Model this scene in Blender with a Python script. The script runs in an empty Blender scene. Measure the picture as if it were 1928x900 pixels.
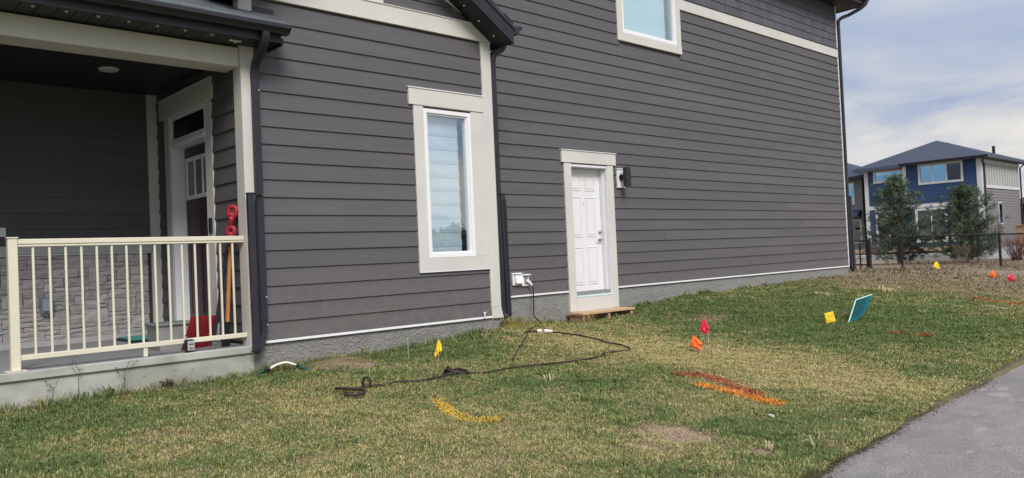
import bpy, math, random
import numpy as np
from mathutils import Vector, Matrix
random.seed(7); rng = np.random.default_rng(11)
S = bpy.context.scene
COL = S.collection

# ------------------------------------------------------------------ camera
YAW, PITCH, ROLL, FPX = 0.746495, 0.022725, 0.044482, 1487.1
CAM = Vector((0.0, -7.4455, 0.7162))
fw = Vector((math.sin(YAW)*math.cos(PITCH), math.cos(YAW)*math.cos(PITCH), math.sin(PITCH)))
rr = Vector((math.cos(YAW), -math.sin(YAW), 0.0))
dn = fw.cross(rr)
r2 = rr*math.cos(ROLL) + dn*math.sin(ROLL)
d2 = dn*math.cos(ROLL) - rr*math.sin(ROLL)
cd = bpy.data.cameras.new('camera'); cam = bpy.data.objects.new('camera', cd); COL.objects.link(cam)
cd.sensor_width = 36.0; cd.lens = 36.0*FPX/1928.0; cd.clip_start = 0.05; cd.clip_end = 3000
M = Matrix((( r2.x, -d2.x, -fw.x, CAM.x), (r2.y, -d2.y, -fw.y, CAM.y), (r2.z, -d2.z, -fw.z, CAM.z), (0, 0, 0, 1)))
cam.matrix_world = M
S.camera = cam
CR = Vector((math.cos(YAW), -math.sin(YAW), 0)); CF = Vector((math.sin(YAW), math.cos(YAW), 0)); CU = Vector((0, 0, 1))

# ------------------------------------------------------------------ light
SUN_EL, SUN_AZ = math.radians(42), math.radians(203)      # azimuth clockwise from +Y, where the sun stands
S.view_settings.view_transform = 'Standard'; S.view_settings.look = 'None'
S.view_settings.exposure = 0.05; S.view_settings.gamma = 1.0
W = bpy.data.worlds.new('World'); S.world = W; W.use_nodes = True
nt = W.node_tree; nt.nodes.clear()
def N(t, kind, **kw):
    n = t.nodes.new(kind)
    for k, v in kw.items(): setattr(n, k, v)
    return n
def lk(t, a, b): t.links.new(a, b)
def world():
    out = N(nt, 'ShaderNodeOutputWorld'); bg = N(nt, 'ShaderNodeBackground'); bg.inputs[1].default_value = 0.1
    sky = N(nt, 'ShaderNodeTexSky', sky_type='NISHITA', sun_disc=False)
    sky.sun_elevation = SUN_EL; sky.sun_rotation = SUN_AZ; sky.air_density = 1.0; sky.dust_density = 1.5
    tc = N(nt, 'ShaderNodeTexCoord'); sp = N(nt, 'ShaderNodeSeparateXYZ'); lk(nt, tc.outputs['Generated'], sp.inputs[0])
    def math_(op, a, b=None, c=None):
        m = N(nt, 'ShaderNodeMath', operation=op)
        for i, v in enumerate((a, b, c)):
            if v is None: continue
            if isinstance(v, (int, float)): m.inputs[i].default_value = v
            else: lk(nt, v, m.inputs[i])
        return m.outputs[0]
    z = math_('MAXIMUM', sp.outputs['Z'], 0.0)
    zz = math_('ADD', z, 0.22)
    cx = math_('DIVIDE', sp.outputs['X'], zz); cy = math_('DIVIDE', sp.outputs['Y'], zz)
    cb = N(nt, 'ShaderNodeCombineXYZ'); lk(nt, cx, cb.inputs[0]); lk(nt, cy, cb.inputs[1])
    def noise(scale, det, rough, loc, sx=1, sy=1, rot=0.0, dist=0.0):
        mp = N(nt, 'ShaderNodeMapping'); mp.inputs['Location'].default_value = loc; mp.inputs['Scale'].default_value = (sx, sy, 1)
        mp.inputs['Rotation'].default_value = (0, 0, rot)
        lk(nt, cb.outputs[0], mp.inputs[0])
        n = N(nt, 'ShaderNodeTexNoise'); n.inputs['Scale'].default_value = scale; n.inputs['Detail'].default_value = det
        n.inputs['Roughness'].default_value = rough; n.inputs['Distortion'].default_value = dist
        lk(nt, mp.outputs[0], n.inputs['Vector']); return n.outputs['Fac']
    def ramp(f, *st):
        r = N(nt, 'ShaderNodeValToRGB'); e = r.color_ramp.elements
        while len(e) < len(st): e.new(0.5)
        for i, (p, c) in enumerate(st): e[i].position = p; e[i].color = c if len(c) == 4 else (*c, 1)
        lk(nt, f, r.inputs[0]); return r.outputs[0]
    def mix(f, a, b):
        m = N(nt, 'ShaderNodeMix', data_type='RGBA')
        if isinstance(f, (int, float)): m.inputs[0].default_value = f
        else: lk(nt, f, m.inputs[0])
        for v, i in ((a, 6), (b, 7)):
            if isinstance(v, tuple): m.inputs[i].default_value = (*v, 1)
            else: lk(nt, v, m.inputs[i])
        return m.outputs[2]
    # overcast deck: grey blue underside, paler broken parts, pale band low down
    n1 = noise(0.75, 5, 0.5, (3.4, 1.9, 0), 1.0, 0.75, 0.9, 0.8)
    n2 = noise(2.0, 7, 0.55, (7.7, 2.2, 0), 1.0, 0.75, 0.9, 0.5)
    f = math_('ADD', math_('MULTIPLY', n1, 0.66), math_('MULTIPLY', n2, 0.34))
    deck = ramp(f, (0.41, (3.2, 4.0, 5.9)), (0.475, (4.2, 4.8, 6.1)), (0.53, (5.6, 5.8, 6.3)), (0.59, (7.5, 7.3, 7.1)))
    low = math_('SUBTRACT', 1.0, math_('SMOOTH_MIN', math_('DIVIDE', z, 0.24), 1.0, 0.2))
    lowf = math_('MULTIPLY', math_('MAXIMUM', low, 0.0), ramp(n2, (0.40, (0.15,)*3), (0.60, (1.0,)*3)))
    deck2 = mix(lowf, deck, (9.0, 8.5, 7.6))
    # overcast brightening towards the zenith
    gain = math_('ADD', 1.0, math_('MULTIPLY', math_('MULTIPLY', z, z), 1.7))
    vm = N(nt, 'ShaderNodeVectorMath', operation='SCALE'); lk(nt, deck2, vm.inputs[0]); lk(nt, gain, vm.inputs['Scale'])
    fin = mix(0.93, sky.outputs[0], vm.outputs[0])
    lk(nt, fin, bg.inputs[0]); lk(nt, bg.outputs[0], out.inputs[0])
world()
sl = bpy.data.lights.new('sun', 'SUN'); sl.energy = 3.0; sl.angle = math.radians(24); sl.color = (1.0, 0.95, 0.88)
sun = bpy.data.objects.new('sun', sl); COL.objects.link(sun)
sd = Vector((math.sin(SUN_AZ)*math.cos(SUN_EL), math.cos(SUN_AZ)*math.cos(SUN_EL), math.sin(SUN_EL)))
sun.rotation_euler = sd.to_track_quat('Z', 'Y').to_euler(); sun.location = (0, -10, 30)

# ------------------------------------------------------------------ ground shape (shared by everything that stands on it)
ZX = [-600, 1, 3.4, 4.0, 4.9, 5.7, 6.6, 7.3, 8.4, 9.7, 10.4, 11.8, 13.5, 15.6, 18, 20, 27, 50, 600]
ZW = [-.33, -.33, -.31, -.29, -.275, -.24, -.175, -.225, -.30, -.275, -.19, -.135, -.125, -.085, -.05, -.06, -.25, -.4, -.4]
EX = [-600, -5, 4.5, 25, 50, 600]; EZ = [-.91, -.91, -.72, -.31, -.41, -.41]
def gz(x, y):
    zw = np.interp(x, ZX, ZW); ze = np.interp(x, EX, EZ); t = np.clip(-np.asarray(y)/5, 0, 1)
    return zw + (ze-zw)*t
def gp(x, y, dz=0.0): return Vector((x, y, float(gz(x, y))+dz))
_lat = rng.random((64, 64))
def vn(x, y, s):
    x = np.asarray(x)*s; y = np.asarray(y)*s; xi = np.floor(x).astype(int); yi = np.floor(y).astype(int)
    fx = x-xi; fy = y-yi; fx = fx*fx*(3-2*fx); fy = fy*fy*(3-2*fy)
    a = _lat[xi % 64, yi % 64]; b = _lat[(xi+1) % 64, yi % 64]; c = _lat[xi % 64, (yi+1) % 64]; d = _lat[(xi+1) % 64, (yi+1) % 64]
    return (a*(1-fx)+b*fx)*(1-fy)+(c*(1-fx)+d*fx)*fy
def fbm(x, y, s, o=4):
    r = 0; a = .5; t = 0
    for i in range(o): r = r+a*vn(x+i*17.3, y+i*9.1, s); t += a; a *= .55; s *= 2.07
    return r/t
BL = [('d', 1.72, -0.44, 1.379, -0.347, -1.152, -1.388, -0.7), ('d', 1.21, -1.31, 2.474, -0.504, -1.201, -1.373, -0.35), ('d', 2.68, 0.16, 1.713, -0.612, -1.467, -1.022, -0.3), ('d', 3.1, -1.4, 1.103, -0.579, -0.762, -0.892, 0.55), ('d', 3.56, -2.25, 1.649, -1.161, -1.195, -1.229, 0.5), ('d', 3.52, -3.2, 1.035, -0.882, -1.492, -1.578, 0.3), ('d', 1.93, -1.93, 1.429, -0.513, -2.339, -2.681, 0.2), ('d', 3.71, -0.23, 1.947, -1.018, -1.763, -1.774, -0.45), ('d', 5.12, -0.44, 1.074, -0.8, -1.242, -1.185, -0.8), ('d', 5.78, -0.64, 1.405, -1.216, -1.363, -1.098, -0.6), ('d', 4.18, -0.84, 1.379, -0.892, -2.071, -2.296, -0.5), ('d', 5.41, -2.09, 0.806, -0.831, -1.404, -1.409, -0.75), ('d', 5.09, -3.36, 1.205, -1.538, -1.606, -1.682, -0.95), ('d', 5.29, -2.73, 1.27, -1.458, -1.702, -1.749, -0.3), ('d', 7.08, -0.82, 0.814, -0.882, -0.299, -0.713, 0.8), ('d', 7.38, -2.01, 0.665, -0.92, -0.51, -0.709, 0.8), ('d', 7.57, -3.15, 0.657, -1.185, -0.781, -0.869, 0.95), ('d', 7.59, -3.98, 0.716, -1.612, -1.365, -1.475, 0.95), ('d', 7.42, -4.54, 0.75, -1.98, -1.312, -1.463, 0.8), ('d', 6.23, -3.64, 0.754, -1.274, -1.587, -1.649, 0.45), ('d', 6.09, -2.24, 1.346, -1.615, -2.243, -2.07, 0.4), ('d', 10.72, -0.79, 0.302, -0.494, -0.421, -0.471, -0.95), ('d', 10.26, -2.51, 0.341, -0.724, -0.457, -0.509, -0.9), ('d', 9.97, -3.69, 0.38, -1.033, -0.749, -0.826, -0.8), ('d', 11.38, -3.96, 0.372, -1.244, -0.551, -0.606, -0.6), ('d', 12.09, -2.38, 0.328, -0.798, -0.728, -0.842, -0.5), ('d', 5.18, -4.26, 1.048, -1.762, -2.083, -2.178, -1.0), ('d', 5.06, -4.78, 1.225, -2.401, -2.168, -2.329, -0.9), ('d', 6.35, -4.74, 1.109, -2.691, -2.57, -2.852, -0.2), ('d', 3.6, -3.65, 0.682, -0.667, -2.158, -2.315, 0.35), ('d', 1.27, -1.84, 2.105, -0.494, -3.33, -3.913, -0.45), ('d', 2.09, -2.49, 2.208, -0.965, -3.475, -3.945, -0.4), ('d', 4.38, -4.63, 1.358, -2.192, -4.483, -4.81, -0.4), ('d', 9.3, -3.53, 1.137, -2.762, -2.089, -2.333, 0.4), ('d', 7.57, 0.59, 1.627, -1.545, -0.769, -0.211, 0.25), ('d', 3.04, -2.6, 1.624, -1.047, -1.758, -2.042, 0.25), ('d', 4.51, -3.95, 1.811, -2.4, -3.441, -3.773, 0.7), ('d', 1.91, -1.09, 2.046, -0.632, -3.139, -3.639, -0.2), ('d', 2.64, -2.71, 1.685, -0.967, -2.46, -2.808, -0.1), ('s', 9.8, -0.83, 1.233, -1.853, -1.878, -2.154, 0.7), ('s', 4.7, -3.99, 1.939, -2.71, -5.526, -5.978, 0.75), ('s', 4.26, -3.96, 3.448, -4.325, -7.13, -8.007, 0.5), ('s', 4.2, -0.41, 2.702, -1.648, -2.904, -3.228, 0.72), ('s', 4.7, -0.82, 2.765, -1.984, -4.37, -4.928, 0.4), ('s', 4.86, -4.62, 5.708, -10.274, -9.622, -11.252, 0.6), ('s', 15.5, -0.88, 0.686, -1.643, -1.212, -1.335, 0.8), ('s', 15.6, -1.81, 0.426, -1.198, -1.122, -1.213, 0.6), ('s', 4.99, -2.42, 3.745, -3.745, -9.841, -9.767, 0.5), ('s', 18.64, -0.95, 0.186, -0.541, -0.396, -0.544, 1.2), ('s', 16.68, -2.82, 0.449, -1.647, -0.439, -0.458, 0.9), ('s', 17.48, -0.05, 0.728, -1.735, -0.5, -0.233, 0.9), ('s', 13.76, -3.47, 0.647, -2.29, -2.339, -2.478, 0.4)]
def field(kind, x, y):
    r = np.zeros_like(np.asarray(x, float))
    jx = (fbm(x, y, 2.3, 3)-.5)*.9; jy = (fbm(x+40, y+11, 2.3, 3)-.5)*.9
    for k, cx, cy, a, b, c, d, w in BL:
        if k != kind: continue
        u = a*(x-cx+jx*.5)+b*(y-cy+jy*.5); v = c*(x-cx+jx*.5)+d*(y-cy+jy*.5)
        r += (w*1.7 if kind == 's' else w)*np.exp(-(u*u+v*v)*1.1)
    return r
def dryness(x, y):
    d = .46+field('d', x, y)*.52+(fbm(x, y, 1.3, 4)-.5)*.85+(fbm(x+9, y, 5.5, 3)-.5)*.75
    return np.clip(d+np.clip((x-14.5)/7, 0, .6), 0, 1)
def soil(x, y):
    s = field('s', x, y)+(fbm(x+3, y+70, 4.5, 5)-.5)*1.5
    return np.clip(s+np.clip((x-15.5)/6, 0, .6), 0, 1)

# ------------------------------------------------------------------ mesh helpers
class MB:
    def __init__(s): s.v = []; s.f = []; s.c = []
    def add(s, vs, fs):
        o = len(s.v); s.v += [tuple(p) for p in vs]; s.f += [tuple(i+o for i in f) for f in fs]; return s
    def box(s, x0, x1, y0, y1, z0, z1):
        return s.add([(x0, y0, z0), (x1, y0, z0), (x1, y1, z0), (x0, y1, z0), (x0, y0, z1), (x1, y0, z1), (x1, y1, z1), (x0, y1, z1)],
                     [(0, 3, 2, 1), (4, 5, 6, 7), (0, 1, 5, 4), (1, 2, 6, 5), (2, 3, 7, 6), (3, 0, 4, 7)])
    def cbox(s, x0, x1, y0, y1, z0, z1, c=.004):
        c = min(c, (x1-x0)*.4, (y1-y0)*.4, (z1-z0)*.4); vs = []; idx = {}
        X = (x0, x1); Y = (y0, y1); Z = (z0, z1); sg = (1, -1)
        for i in (0, 1):
            for j in (0, 1):
                for k in (0, 1):
                    for a in range(3):
                        p = [X[i], Y[j], Z[k]]; g = (sg[i], sg[j], sg[k])
                        for b in range(3):
                            if b != a: p[b] += g[b]*c
                        idx[(i, j, k, a)] = len(vs); vs.append(p)
        F = []
        for a in range(3):
            b, d = (a+1) % 3, (a+2) % 3
            for e in (0, 1):
                q = []
                for u, w in ((0, 0), (1, 0), (1, 1), (0, 1)):
                    t = [0, 0, 0]; t[a] = e; t[b] = u; t[d] = w; q.append(idx[(*t, a)])
                F.append(tuple(q if e else q[::-1]))
            for u in (0, 1):
                for w in (0, 1):
                    t0 = [0, 0, 0]; t0[b] = u; t0[d] = w; t1 = t0[:]; t0[a] = 0; t1[a] = 1
                    q = (idx[(*t0, b)], idx[(*t1, b)], idx[(*t1, d)], idx[(*t0, d)])
                    F.append(q if (u != w) else q[::-1])
        for i in (0, 1):
            for j in (0, 1):
                for k in (0, 1):
                    q = (idx[(i, j, k, 0)], idx[(i, j, k, 1)], idx[(i, j, k, 2)])
                    F.append(q if (i+j+k) % 2 else q[::-1])
        return s.add(vs, F)
    def hexa(s, p):   # 8 corners, bottom ring then top ring
        return s.add(p, [(0, 3, 2, 1), (4, 5, 6, 7), (0, 1, 5, 4), (1, 2, 6, 5), (2, 3, 7, 6), (3, 0, 4, 7)])
    def prism(s, pts, a, b):   # pts: list of 3d points, extruded by vector from a to b offsets
        n = len(pts); A = [Vector(p)+Vector(a) for p in pts]; B = [Vector(p)+Vector(b) for p in pts]
        fs = [tuple(range(n))[::-1], tuple(range(n, 2*n))]+[(i, (i+1) % n, n+(i+1) % n, n+i) for i in range(n)]
        return s.add(A+B, fs)
    def tube(s, pts, r, n=8, up=None, cap=True):
        pts = [Vector(p) for p in pts]; m = len(pts); rad = r if isinstance(r, (list, tuple)) else [r]*m
        vs = []; prev = None
        for i, p in enumerate(pts):
            t = (pts[min(i+1, m-1)]-pts[max(i-1, 0)]).normalized()
            if prev is None:
                u = Vector((0, 0, 1)) if abs(t.z) < .9 else Vector((1, 0, 0))
                prev = (u-t*u.dot(t)).normalized()
            else: prev = (prev-t*prev.dot(t)).normalized()
            w = t.cross(prev)
            for k in range(n):
                a = 2*math.pi*k/n; vs.append(p+(prev*math.cos(a)+w*math.sin(a))*rad[i])
        fs = [(i*n+k, i*n+(k+1) % n, (i+1)*n+(k+1) % n, (i+1)*n+k) for i in range(m-1) for k in range(n)]
        if cap: fs += [tuple(range(n))[::-1], tuple(range((m-1)*n, m*n))]
        return s.add(vs, fs)
    def rtube(s, pts, wx, wy, ax):   # rectangular duct along pts; ax = constant width axis
        pts = [Vector(p) for p in pts]; m = len(pts); ax = Vector(ax).normalized(); vs = []
        for i, p in enumerate(pts):
            t = (pts[min(i+1, m-1)]-pts[max(i-1, 0)]).normalized(); a = (ax-t*ax.dot(t)).normalized(); b = t.cross(a); c = .25
            for u, w in ((-1, -1+c), (-1+c, -1), (1-c, -1), (1, -1+c), (1, 1-c), (1-c, 1), (-1+c, 1), (-1, 1-c)):
                vs.append(p+a*u*wx/2+b*w*wy/2)
        n = 8
        fs = [(i*n+k, i*n+(k+1) % n, (i+1)*n+(k+1) % n, (i+1)*n+k) for i in range(m-1) for k in range(n)]
        fs += [tuple(range(n))[::-1], tuple(range((m-1)*n, m*n))]
        return s.add(vs, fs)
    def cyl(s, p0, p1, r0, r1=None, n=14): return s.tube([p0, p1], [r0, r0 if r1 is None else r1], n)
    def build(s, name, m, parent=None, smooth=False, loc=None):
        o0 = org(parent) if parent is not None else Vector((0, 0, 0))
        base = Vector(loc) if loc is not None else o0
        me = bpy.data.meshes.new(name)
        me.from_pydata([(p[0]-base.x, p[1]-base.y, p[2]-base.z) for p in s.v], [], s.f)
        if smooth: me.shade_smooth()
        me.materials.append(m); me.update()
        ob = bpy.data.objects.new(name, me); COL.objects.link(ob)
        ob.location = base-o0
        if parent is not None: ob.parent = parent
        return ob
def org(o):
    v = Vector((0, 0, 0))
    while o is not None: v += o.location; o = o.parent
    return v
def tag(o, label=None, cat=None, group=None, kind=None):
    if label: o['label'] = label
    if cat: o['category'] = cat
    if group: o['group'] = group
    if kind: o['kind'] = kind
    return o
def thing(name, loc, label, cat, group=None):
    o = bpy.data.objects.new(name, None); COL.objects.link(o); o.location = loc; o.empty_display_size = .1
    return tag(o, label, cat, group)
def like(o, parent, loc):
    c = o.copy(); COL.objects.link(c); c.parent = parent; c.location = Vector(loc)-org(parent); return c
def npmesh(name, v, tris, m, cols=None, parent=None):
    me = bpy.data.meshes.new(name); nv, nf = len(v), len(tris); k = tris.shape[1]
    me.vertices.add(nv); me.vertices.foreach_set('co', np.asarray(v, np.float32).ravel())
    me.loops.add(nf*k); me.loops.foreach_set('vertex_index', np.asarray(tris, np.int32).ravel())
    me.polygons.add(nf); me.polygons.foreach_set('loop_start', np.arange(0, nf*k, k, dtype=np.int32))
    me.polygons.foreach_set('loop_total', np.full(nf, k, np.int32))
    if cols is not None:
        at = me.attributes.new('Col', 'FLOAT_COLOR', 'POINT')
        at.data.foreach_set('color', np.concatenate([np.asarray(cols, np.float32), np.ones((nv, 1), np.float32)], 1).ravel())
    me.update(calc_edges=True); me.materials.append(m)
    o = bpy.data.objects.new(name, me); COL.objects.link(o)
    if parent is not None: o.parent = parent; o.location = -org(parent)
    return o

# ------------------------------------------------------------------ materials
def mat(name, col, rough=.6, var=.12, scale=4, st=(1, 1, 1), bump=0, bscale=40, bst=(1, 1, 1), spec=.4, metal=0, rnd=0, col2=None, c2=(.45, .65), c2s=3, attr=None, bdist=.01, detail=5, dust=None):
    m = bpy.data.materials.new(name); m.use_nodes = True; t = m.node_tree; b = t.nodes['Principled BSDF']
    b.inputs['Roughness'].default_value = rough; b.inputs['Specular IOR Level'].default_value = spec; b.inputs['Metallic'].default_value = metal
    geo = N(t, 'ShaderNodeNewGeometry')
    def noise(sc, s, det=detail):
        mp = N(t, 'ShaderNodeMapping'); mp.inputs['Scale'].default_value = s; lk(t, geo.outputs['Position'], mp.inputs[0])
        n = N(t, 'ShaderNodeTexNoise'); n.inputs['Scale'].default_value = sc; n.inputs['Detail'].default_value = det; n.inputs['Roughness'].default_value = .6
        lk(t, mp.outputs[0], n.inputs['Vector']); return n.outputs['Fac']
    if attr:
        a = N(t, 'ShaderNodeAttribute', attribute_name=attr); c = a.outputs['Color']
    else:
        rgb = N(t, 'ShaderNodeRGB'); rgb.outputs[0].default_value = (*col, 1); c = rgb.outputs[0]
        if col2:
            mx = N(t, 'ShaderNodeMix', data_type='RGBA'); r = N(t, 'ShaderNodeMapRange'); r.inputs[1].default_value = c2[0]; r.inputs[2].default_value = c2[1]
            lk(t, noise(c2s, st), r.inputs[0]); lk(t, r.outputs[0], mx.inputs[0]); lk(t, c, mx.inputs[6]); mx.inputs[7].default_value = (*col2, 1); c = mx.outputs[2]
    f = None
    if var:
        r = N(t, 'ShaderNodeMapRange'); r.inputs[1].default_value = .25; r.inputs[2].default_value = .75; r.inputs[3].default_value = 1-var; r.inputs[4].default_value = 1+var
        lk(t, noise(scale, st), r.inputs[0]); f = r.outputs[0]
    if rnd:
        oi = N(t, 'ShaderNodeObjectInfo'); r = N(t, 'ShaderNodeMapRange'); r.inputs[3].default_value = 1-rnd; r.inputs[4].default_value = 1+rnd
        lk(t, oi.outputs['Random'], r.inputs[0])
        if f is None: f = r.outputs[0]
        else:
            mm = N(t, 'ShaderNodeMath', operation='MULTIPLY'); lk(t, f, mm.inputs[0]); lk(t, r.outputs[0], mm.inputs[1]); f = mm.outputs[0]
    if f is not None:
        vm = N(t, 'ShaderNodeVectorMath', operation='SCALE'); lk(t, c, vm.inputs[0]); lk(t, f, vm.inputs['Scale']); c = vm.outputs[0]
    if dust:   # soil splashed up from the ground
        sx = N(t, 'ShaderNodeSeparateXYZ'); lk(t, geo.outputs['Position'], sx.inputs[0]); r = N(t, 'ShaderNodeMapRange'); r.inputs[1].default_value = dust[1]; r.inputs[2].default_value = dust[0]; r.inputs[3].default_value = 0; r.inputs[4].default_value = 1
        lk(t, sx.outputs['Z'], r.inputs[0]); r3 = N(t, 'ShaderNodeMapRange'); r3.inputs[1].default_value = .38; r3.inputs[2].default_value = .70; r3.inputs[4].default_value = dust[2]; lk(t, noise(9, (1, 1, 1)), r3.inputs[0])
        ml = N(t, 'ShaderNodeMath', operation='MULTIPLY'); lk(t, r.outputs[0], ml.inputs[0]); lk(t, r3.outputs[0], ml.inputs[1]); mx = N(t, 'ShaderNodeMix', data_type='RGBA'); lk(t, ml.outputs[0], mx.inputs[0]); lk(t, c, mx.inputs[6]); mx.inputs[7].default_value = (.21, .165, .125, 1); c = mx.outputs[2]
    lk(t, c, b.inputs['Base Color'])
    if bump:
        bn = N(t, 'ShaderNodeBump'); bn.inputs['Strength'].default_value = bump; bn.inputs['Distance'].default_value = bdist
        lk(t, noise(bscale, bst, 6), bn.inputs['Height']); lk(t, bn.outputs[0], b.inputs['Normal'])
    return m
def glass(name, tint, refl, extra=0.0, rough=.0):
    m = bpy.data.materials.new(name); m.use_nodes = True; t = m.node_tree; t.nodes.clear()
    out = N(t, 'ShaderNodeOutputMaterial'); mx = N(t, 'ShaderNodeMixShader'); tr = N(t, 'ShaderNodeBsdfTransparent'); gl = N(t, 'ShaderNodeBsdfGlossy')
    tr.inputs[0].default_value = (*tint, 1); gl.inputs['Roughness'].default_value = rough; gl.inputs[0].default_value = (*refl, 1)
    g0 = N(t, 'ShaderNodeNewGeometry'); dt = N(t, 'ShaderNodeVectorMath', operation='DOT_PRODUCT'); lk(t, g0.outputs['Incoming'], dt.inputs[0]); lk(t, g0.outputs['Normal'], dt.inputs[1])
    ab = N(t, 'ShaderNodeMath', operation='ABSOLUTE'); lk(t, dt.outputs['Value'], ab.inputs[0]); sb = N(t, 'ShaderNodeMath', operation='SUBTRACT'); sb.inputs[0].default_value = 1; lk(t, ab.outputs[0], sb.inputs[1])
    fr = N(t, 'ShaderNodeMath', operation='POWER'); lk(t, sb.outputs[0], fr.inputs[0]); fr.inputs[1].default_value = 4
    a = N(t, 'ShaderNodeMath', operation='MULTIPLY_ADD'); a.inputs[1].default_value = .8; a.inputs[2].default_value = extra; a.use_clamp = True
    geo = N(t, 'ShaderNodeNewGeometry'); ns = N(t, 'ShaderNodeTexNoise'); ns.inputs['Scale'].default_value = 1.6; lk(t, geo.outputs['Position'], ns.inputs['Vector'])
    bp = N(t, 'ShaderNodeBump'); bp.inputs['Strength'].default_value = .035; bp.inputs['Distance'].default_value = .05; lk(t, ns.outputs[0], bp.inputs['Height']); lk(t, bp.outputs[0], gl.inputs['Normal'])
    lk(t, fr.outputs[0], a.inputs[0]); lk(t, a.outputs[0], mx.inputs[0]); lk(t, tr.outputs[0], mx.inputs[1]); lk(t, gl.outputs[0], mx.inputs[2]); lk(t, mx.outputs[0], out.inputs[0])
    return m
SIDING = (.109, .102, .109)
m_plank = mat('fibre_cement_siding', SIDING, .62, .10, 2.2, (.4, 1, 6), .55, 26, (1.2, 3, 14), .3, rnd=.06, bdist=.006, dust=(.0, .75, .45))
m_plankx = mat('fibre_cement_siding_return', SIDING, .62, .10, 2.2, (1, .4, 6), .55, 26, (3, 1.2, 14), .3, rnd=.035, bdist=.006)
m_shake = mat('cedar_texture_shake', (.105, .102, .122), .68, .14, 6, (6, 6, 1), .6, 30, (9, 9, 1), .25, rnd=.12, bdist=.006)
m_back = mat('wall_sheathing', (.05, .046, .05), .8, .05)
m_trim = mat('cream_trim_board', (.59, .572, .537), .6, .08, 1.6, (1, 1, 1), .25, 40, (1, 1, 5), .3, bdist=.002)
m_white = mat('white_vinyl', (.78, .78, .79), .4, .03, 6)
m_pvc = mat('white_paint', (.72, .71, .71), .45, .03, 5)
m_dark = mat('dark_bronze_metal', (.020, .019, .025), .45, .15, 3, spec=.4)
m_down = mat('charcoal_downspout', (.024, .024, .033), .45, .15, 4, spec=.4)
m_soffit = mat('black_soffit', (.016, .016, .020), .5, .1, 5)
m_screw = mat('screw_head', (.55, .55, .56), .35, .05)
m_puck = mat('soffit_puck', (.62, .62, .62), .4, .05)
m_pargecol = (.235, .235, .226)
m_parge = mat('grey_parging', m_pargecol, .85, .12, 5, (1, 1, 1), .5, 70, (1, 1, 2), .2, bdist=.004, dust=(-.30, .05, .8))
m_conc = mat('grey_concrete', (.42, .425, .385), .85, .16, 3, (1, 1, 1), .3, 60, (1, 1, 1), .2, bdist=.003, col2=(.32, .33, .28), c2s=2.2, dust=(-.34, -.10, .7))
m_floor = mat('porch_slab', (.26, .26, .27), .8, .1, 3, bump=.2, bscale=80, bdist=.002)
m_rail = mat('cream_rail_paint', (.68, .64, .51), .45, .05, 4)
m_stone = mat('ledgestone', (.45, .435, .42), .85, .25, 16, (1, 1, 2), .9, 22, (1, 1, 2.2), .2, rnd=.16, bdist=.02)
m_mortar = mat('stone_backing', (.055, .053, .052), .9, .2, 20)
m_ledge = mat('stone_sill', (.46, .46, .47), .8, .08, 6)
m_shingle = mat('asphalt_shingle', (.085, .095, .105), .9, .2, 40, (1, 1, 1), .5, 120, (1, 1, 1), .15, rnd=.2, bdist=.003)
m_maroon = mat('maroon_door_paint', (.046, .020, .034), .4, .08, 3)
m_door = mat('white_door_paint', (.76, .74, .75), .42, .03, 3)
m_sill = mat('film_covered_sill', (.55, .70, .73), .45, .08, 8)
m_jamb = mat('white_jamb', (.74, .75, .79), .42, .03, 3)
m_metal = mat('brushed_nickel', (.45, .44, .43), .3, .05, metal=1)
m_black = mat('black_plastic', (.012, .012, .014), .45, .1)
m_red = mat('red_plastic', (.30, .018, .028), .42, .1, 4)
m_wood = mat('varnished_handle', (.46, .20, .065), .45, .15, 6, (8, 8, 1))
m_lumber = mat('raw_lumber', (.50, .33, .20), .7, .2, 5, (1, 8, 8), .2, 20, (1, 10, 10))
m_cord = mat('brown_cord', (.030, .016, .015), .5, .2, 9)
m_blind = mat('fabric_blind', (.82, .85, .87), .75, .03, 2)
m_roomlit = mat('pale_room', (.42, .44, .46), .9, .05)
m_blind2 = mat('blind_band', (.74, .79, .82), .75, .03, 2)
m_room = mat('dark_room', (.03, .03, .035), .9, .05)
m_glass = glass('window_glass', (.93, .97, .99), (.92, .97, 1.0), .24)
m_glass_up = glass('upper_window_glass', (.90, .97, .99), (.86, .97, 1.0), .24)
m_glassd = glass('door_glass', (.45, .47, .5), (.9, .95, 1), .04)
m_col = mat('attribute_tint', (1, 1, 1), .75, 0, attr='Col', spec=.15)
m_soil = mat('soil_and_thatch', (1, 1, 1), .95, .28, 45, attr='Col', bump=.7, bscale=60, bdist=.02, spec=.1)

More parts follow.
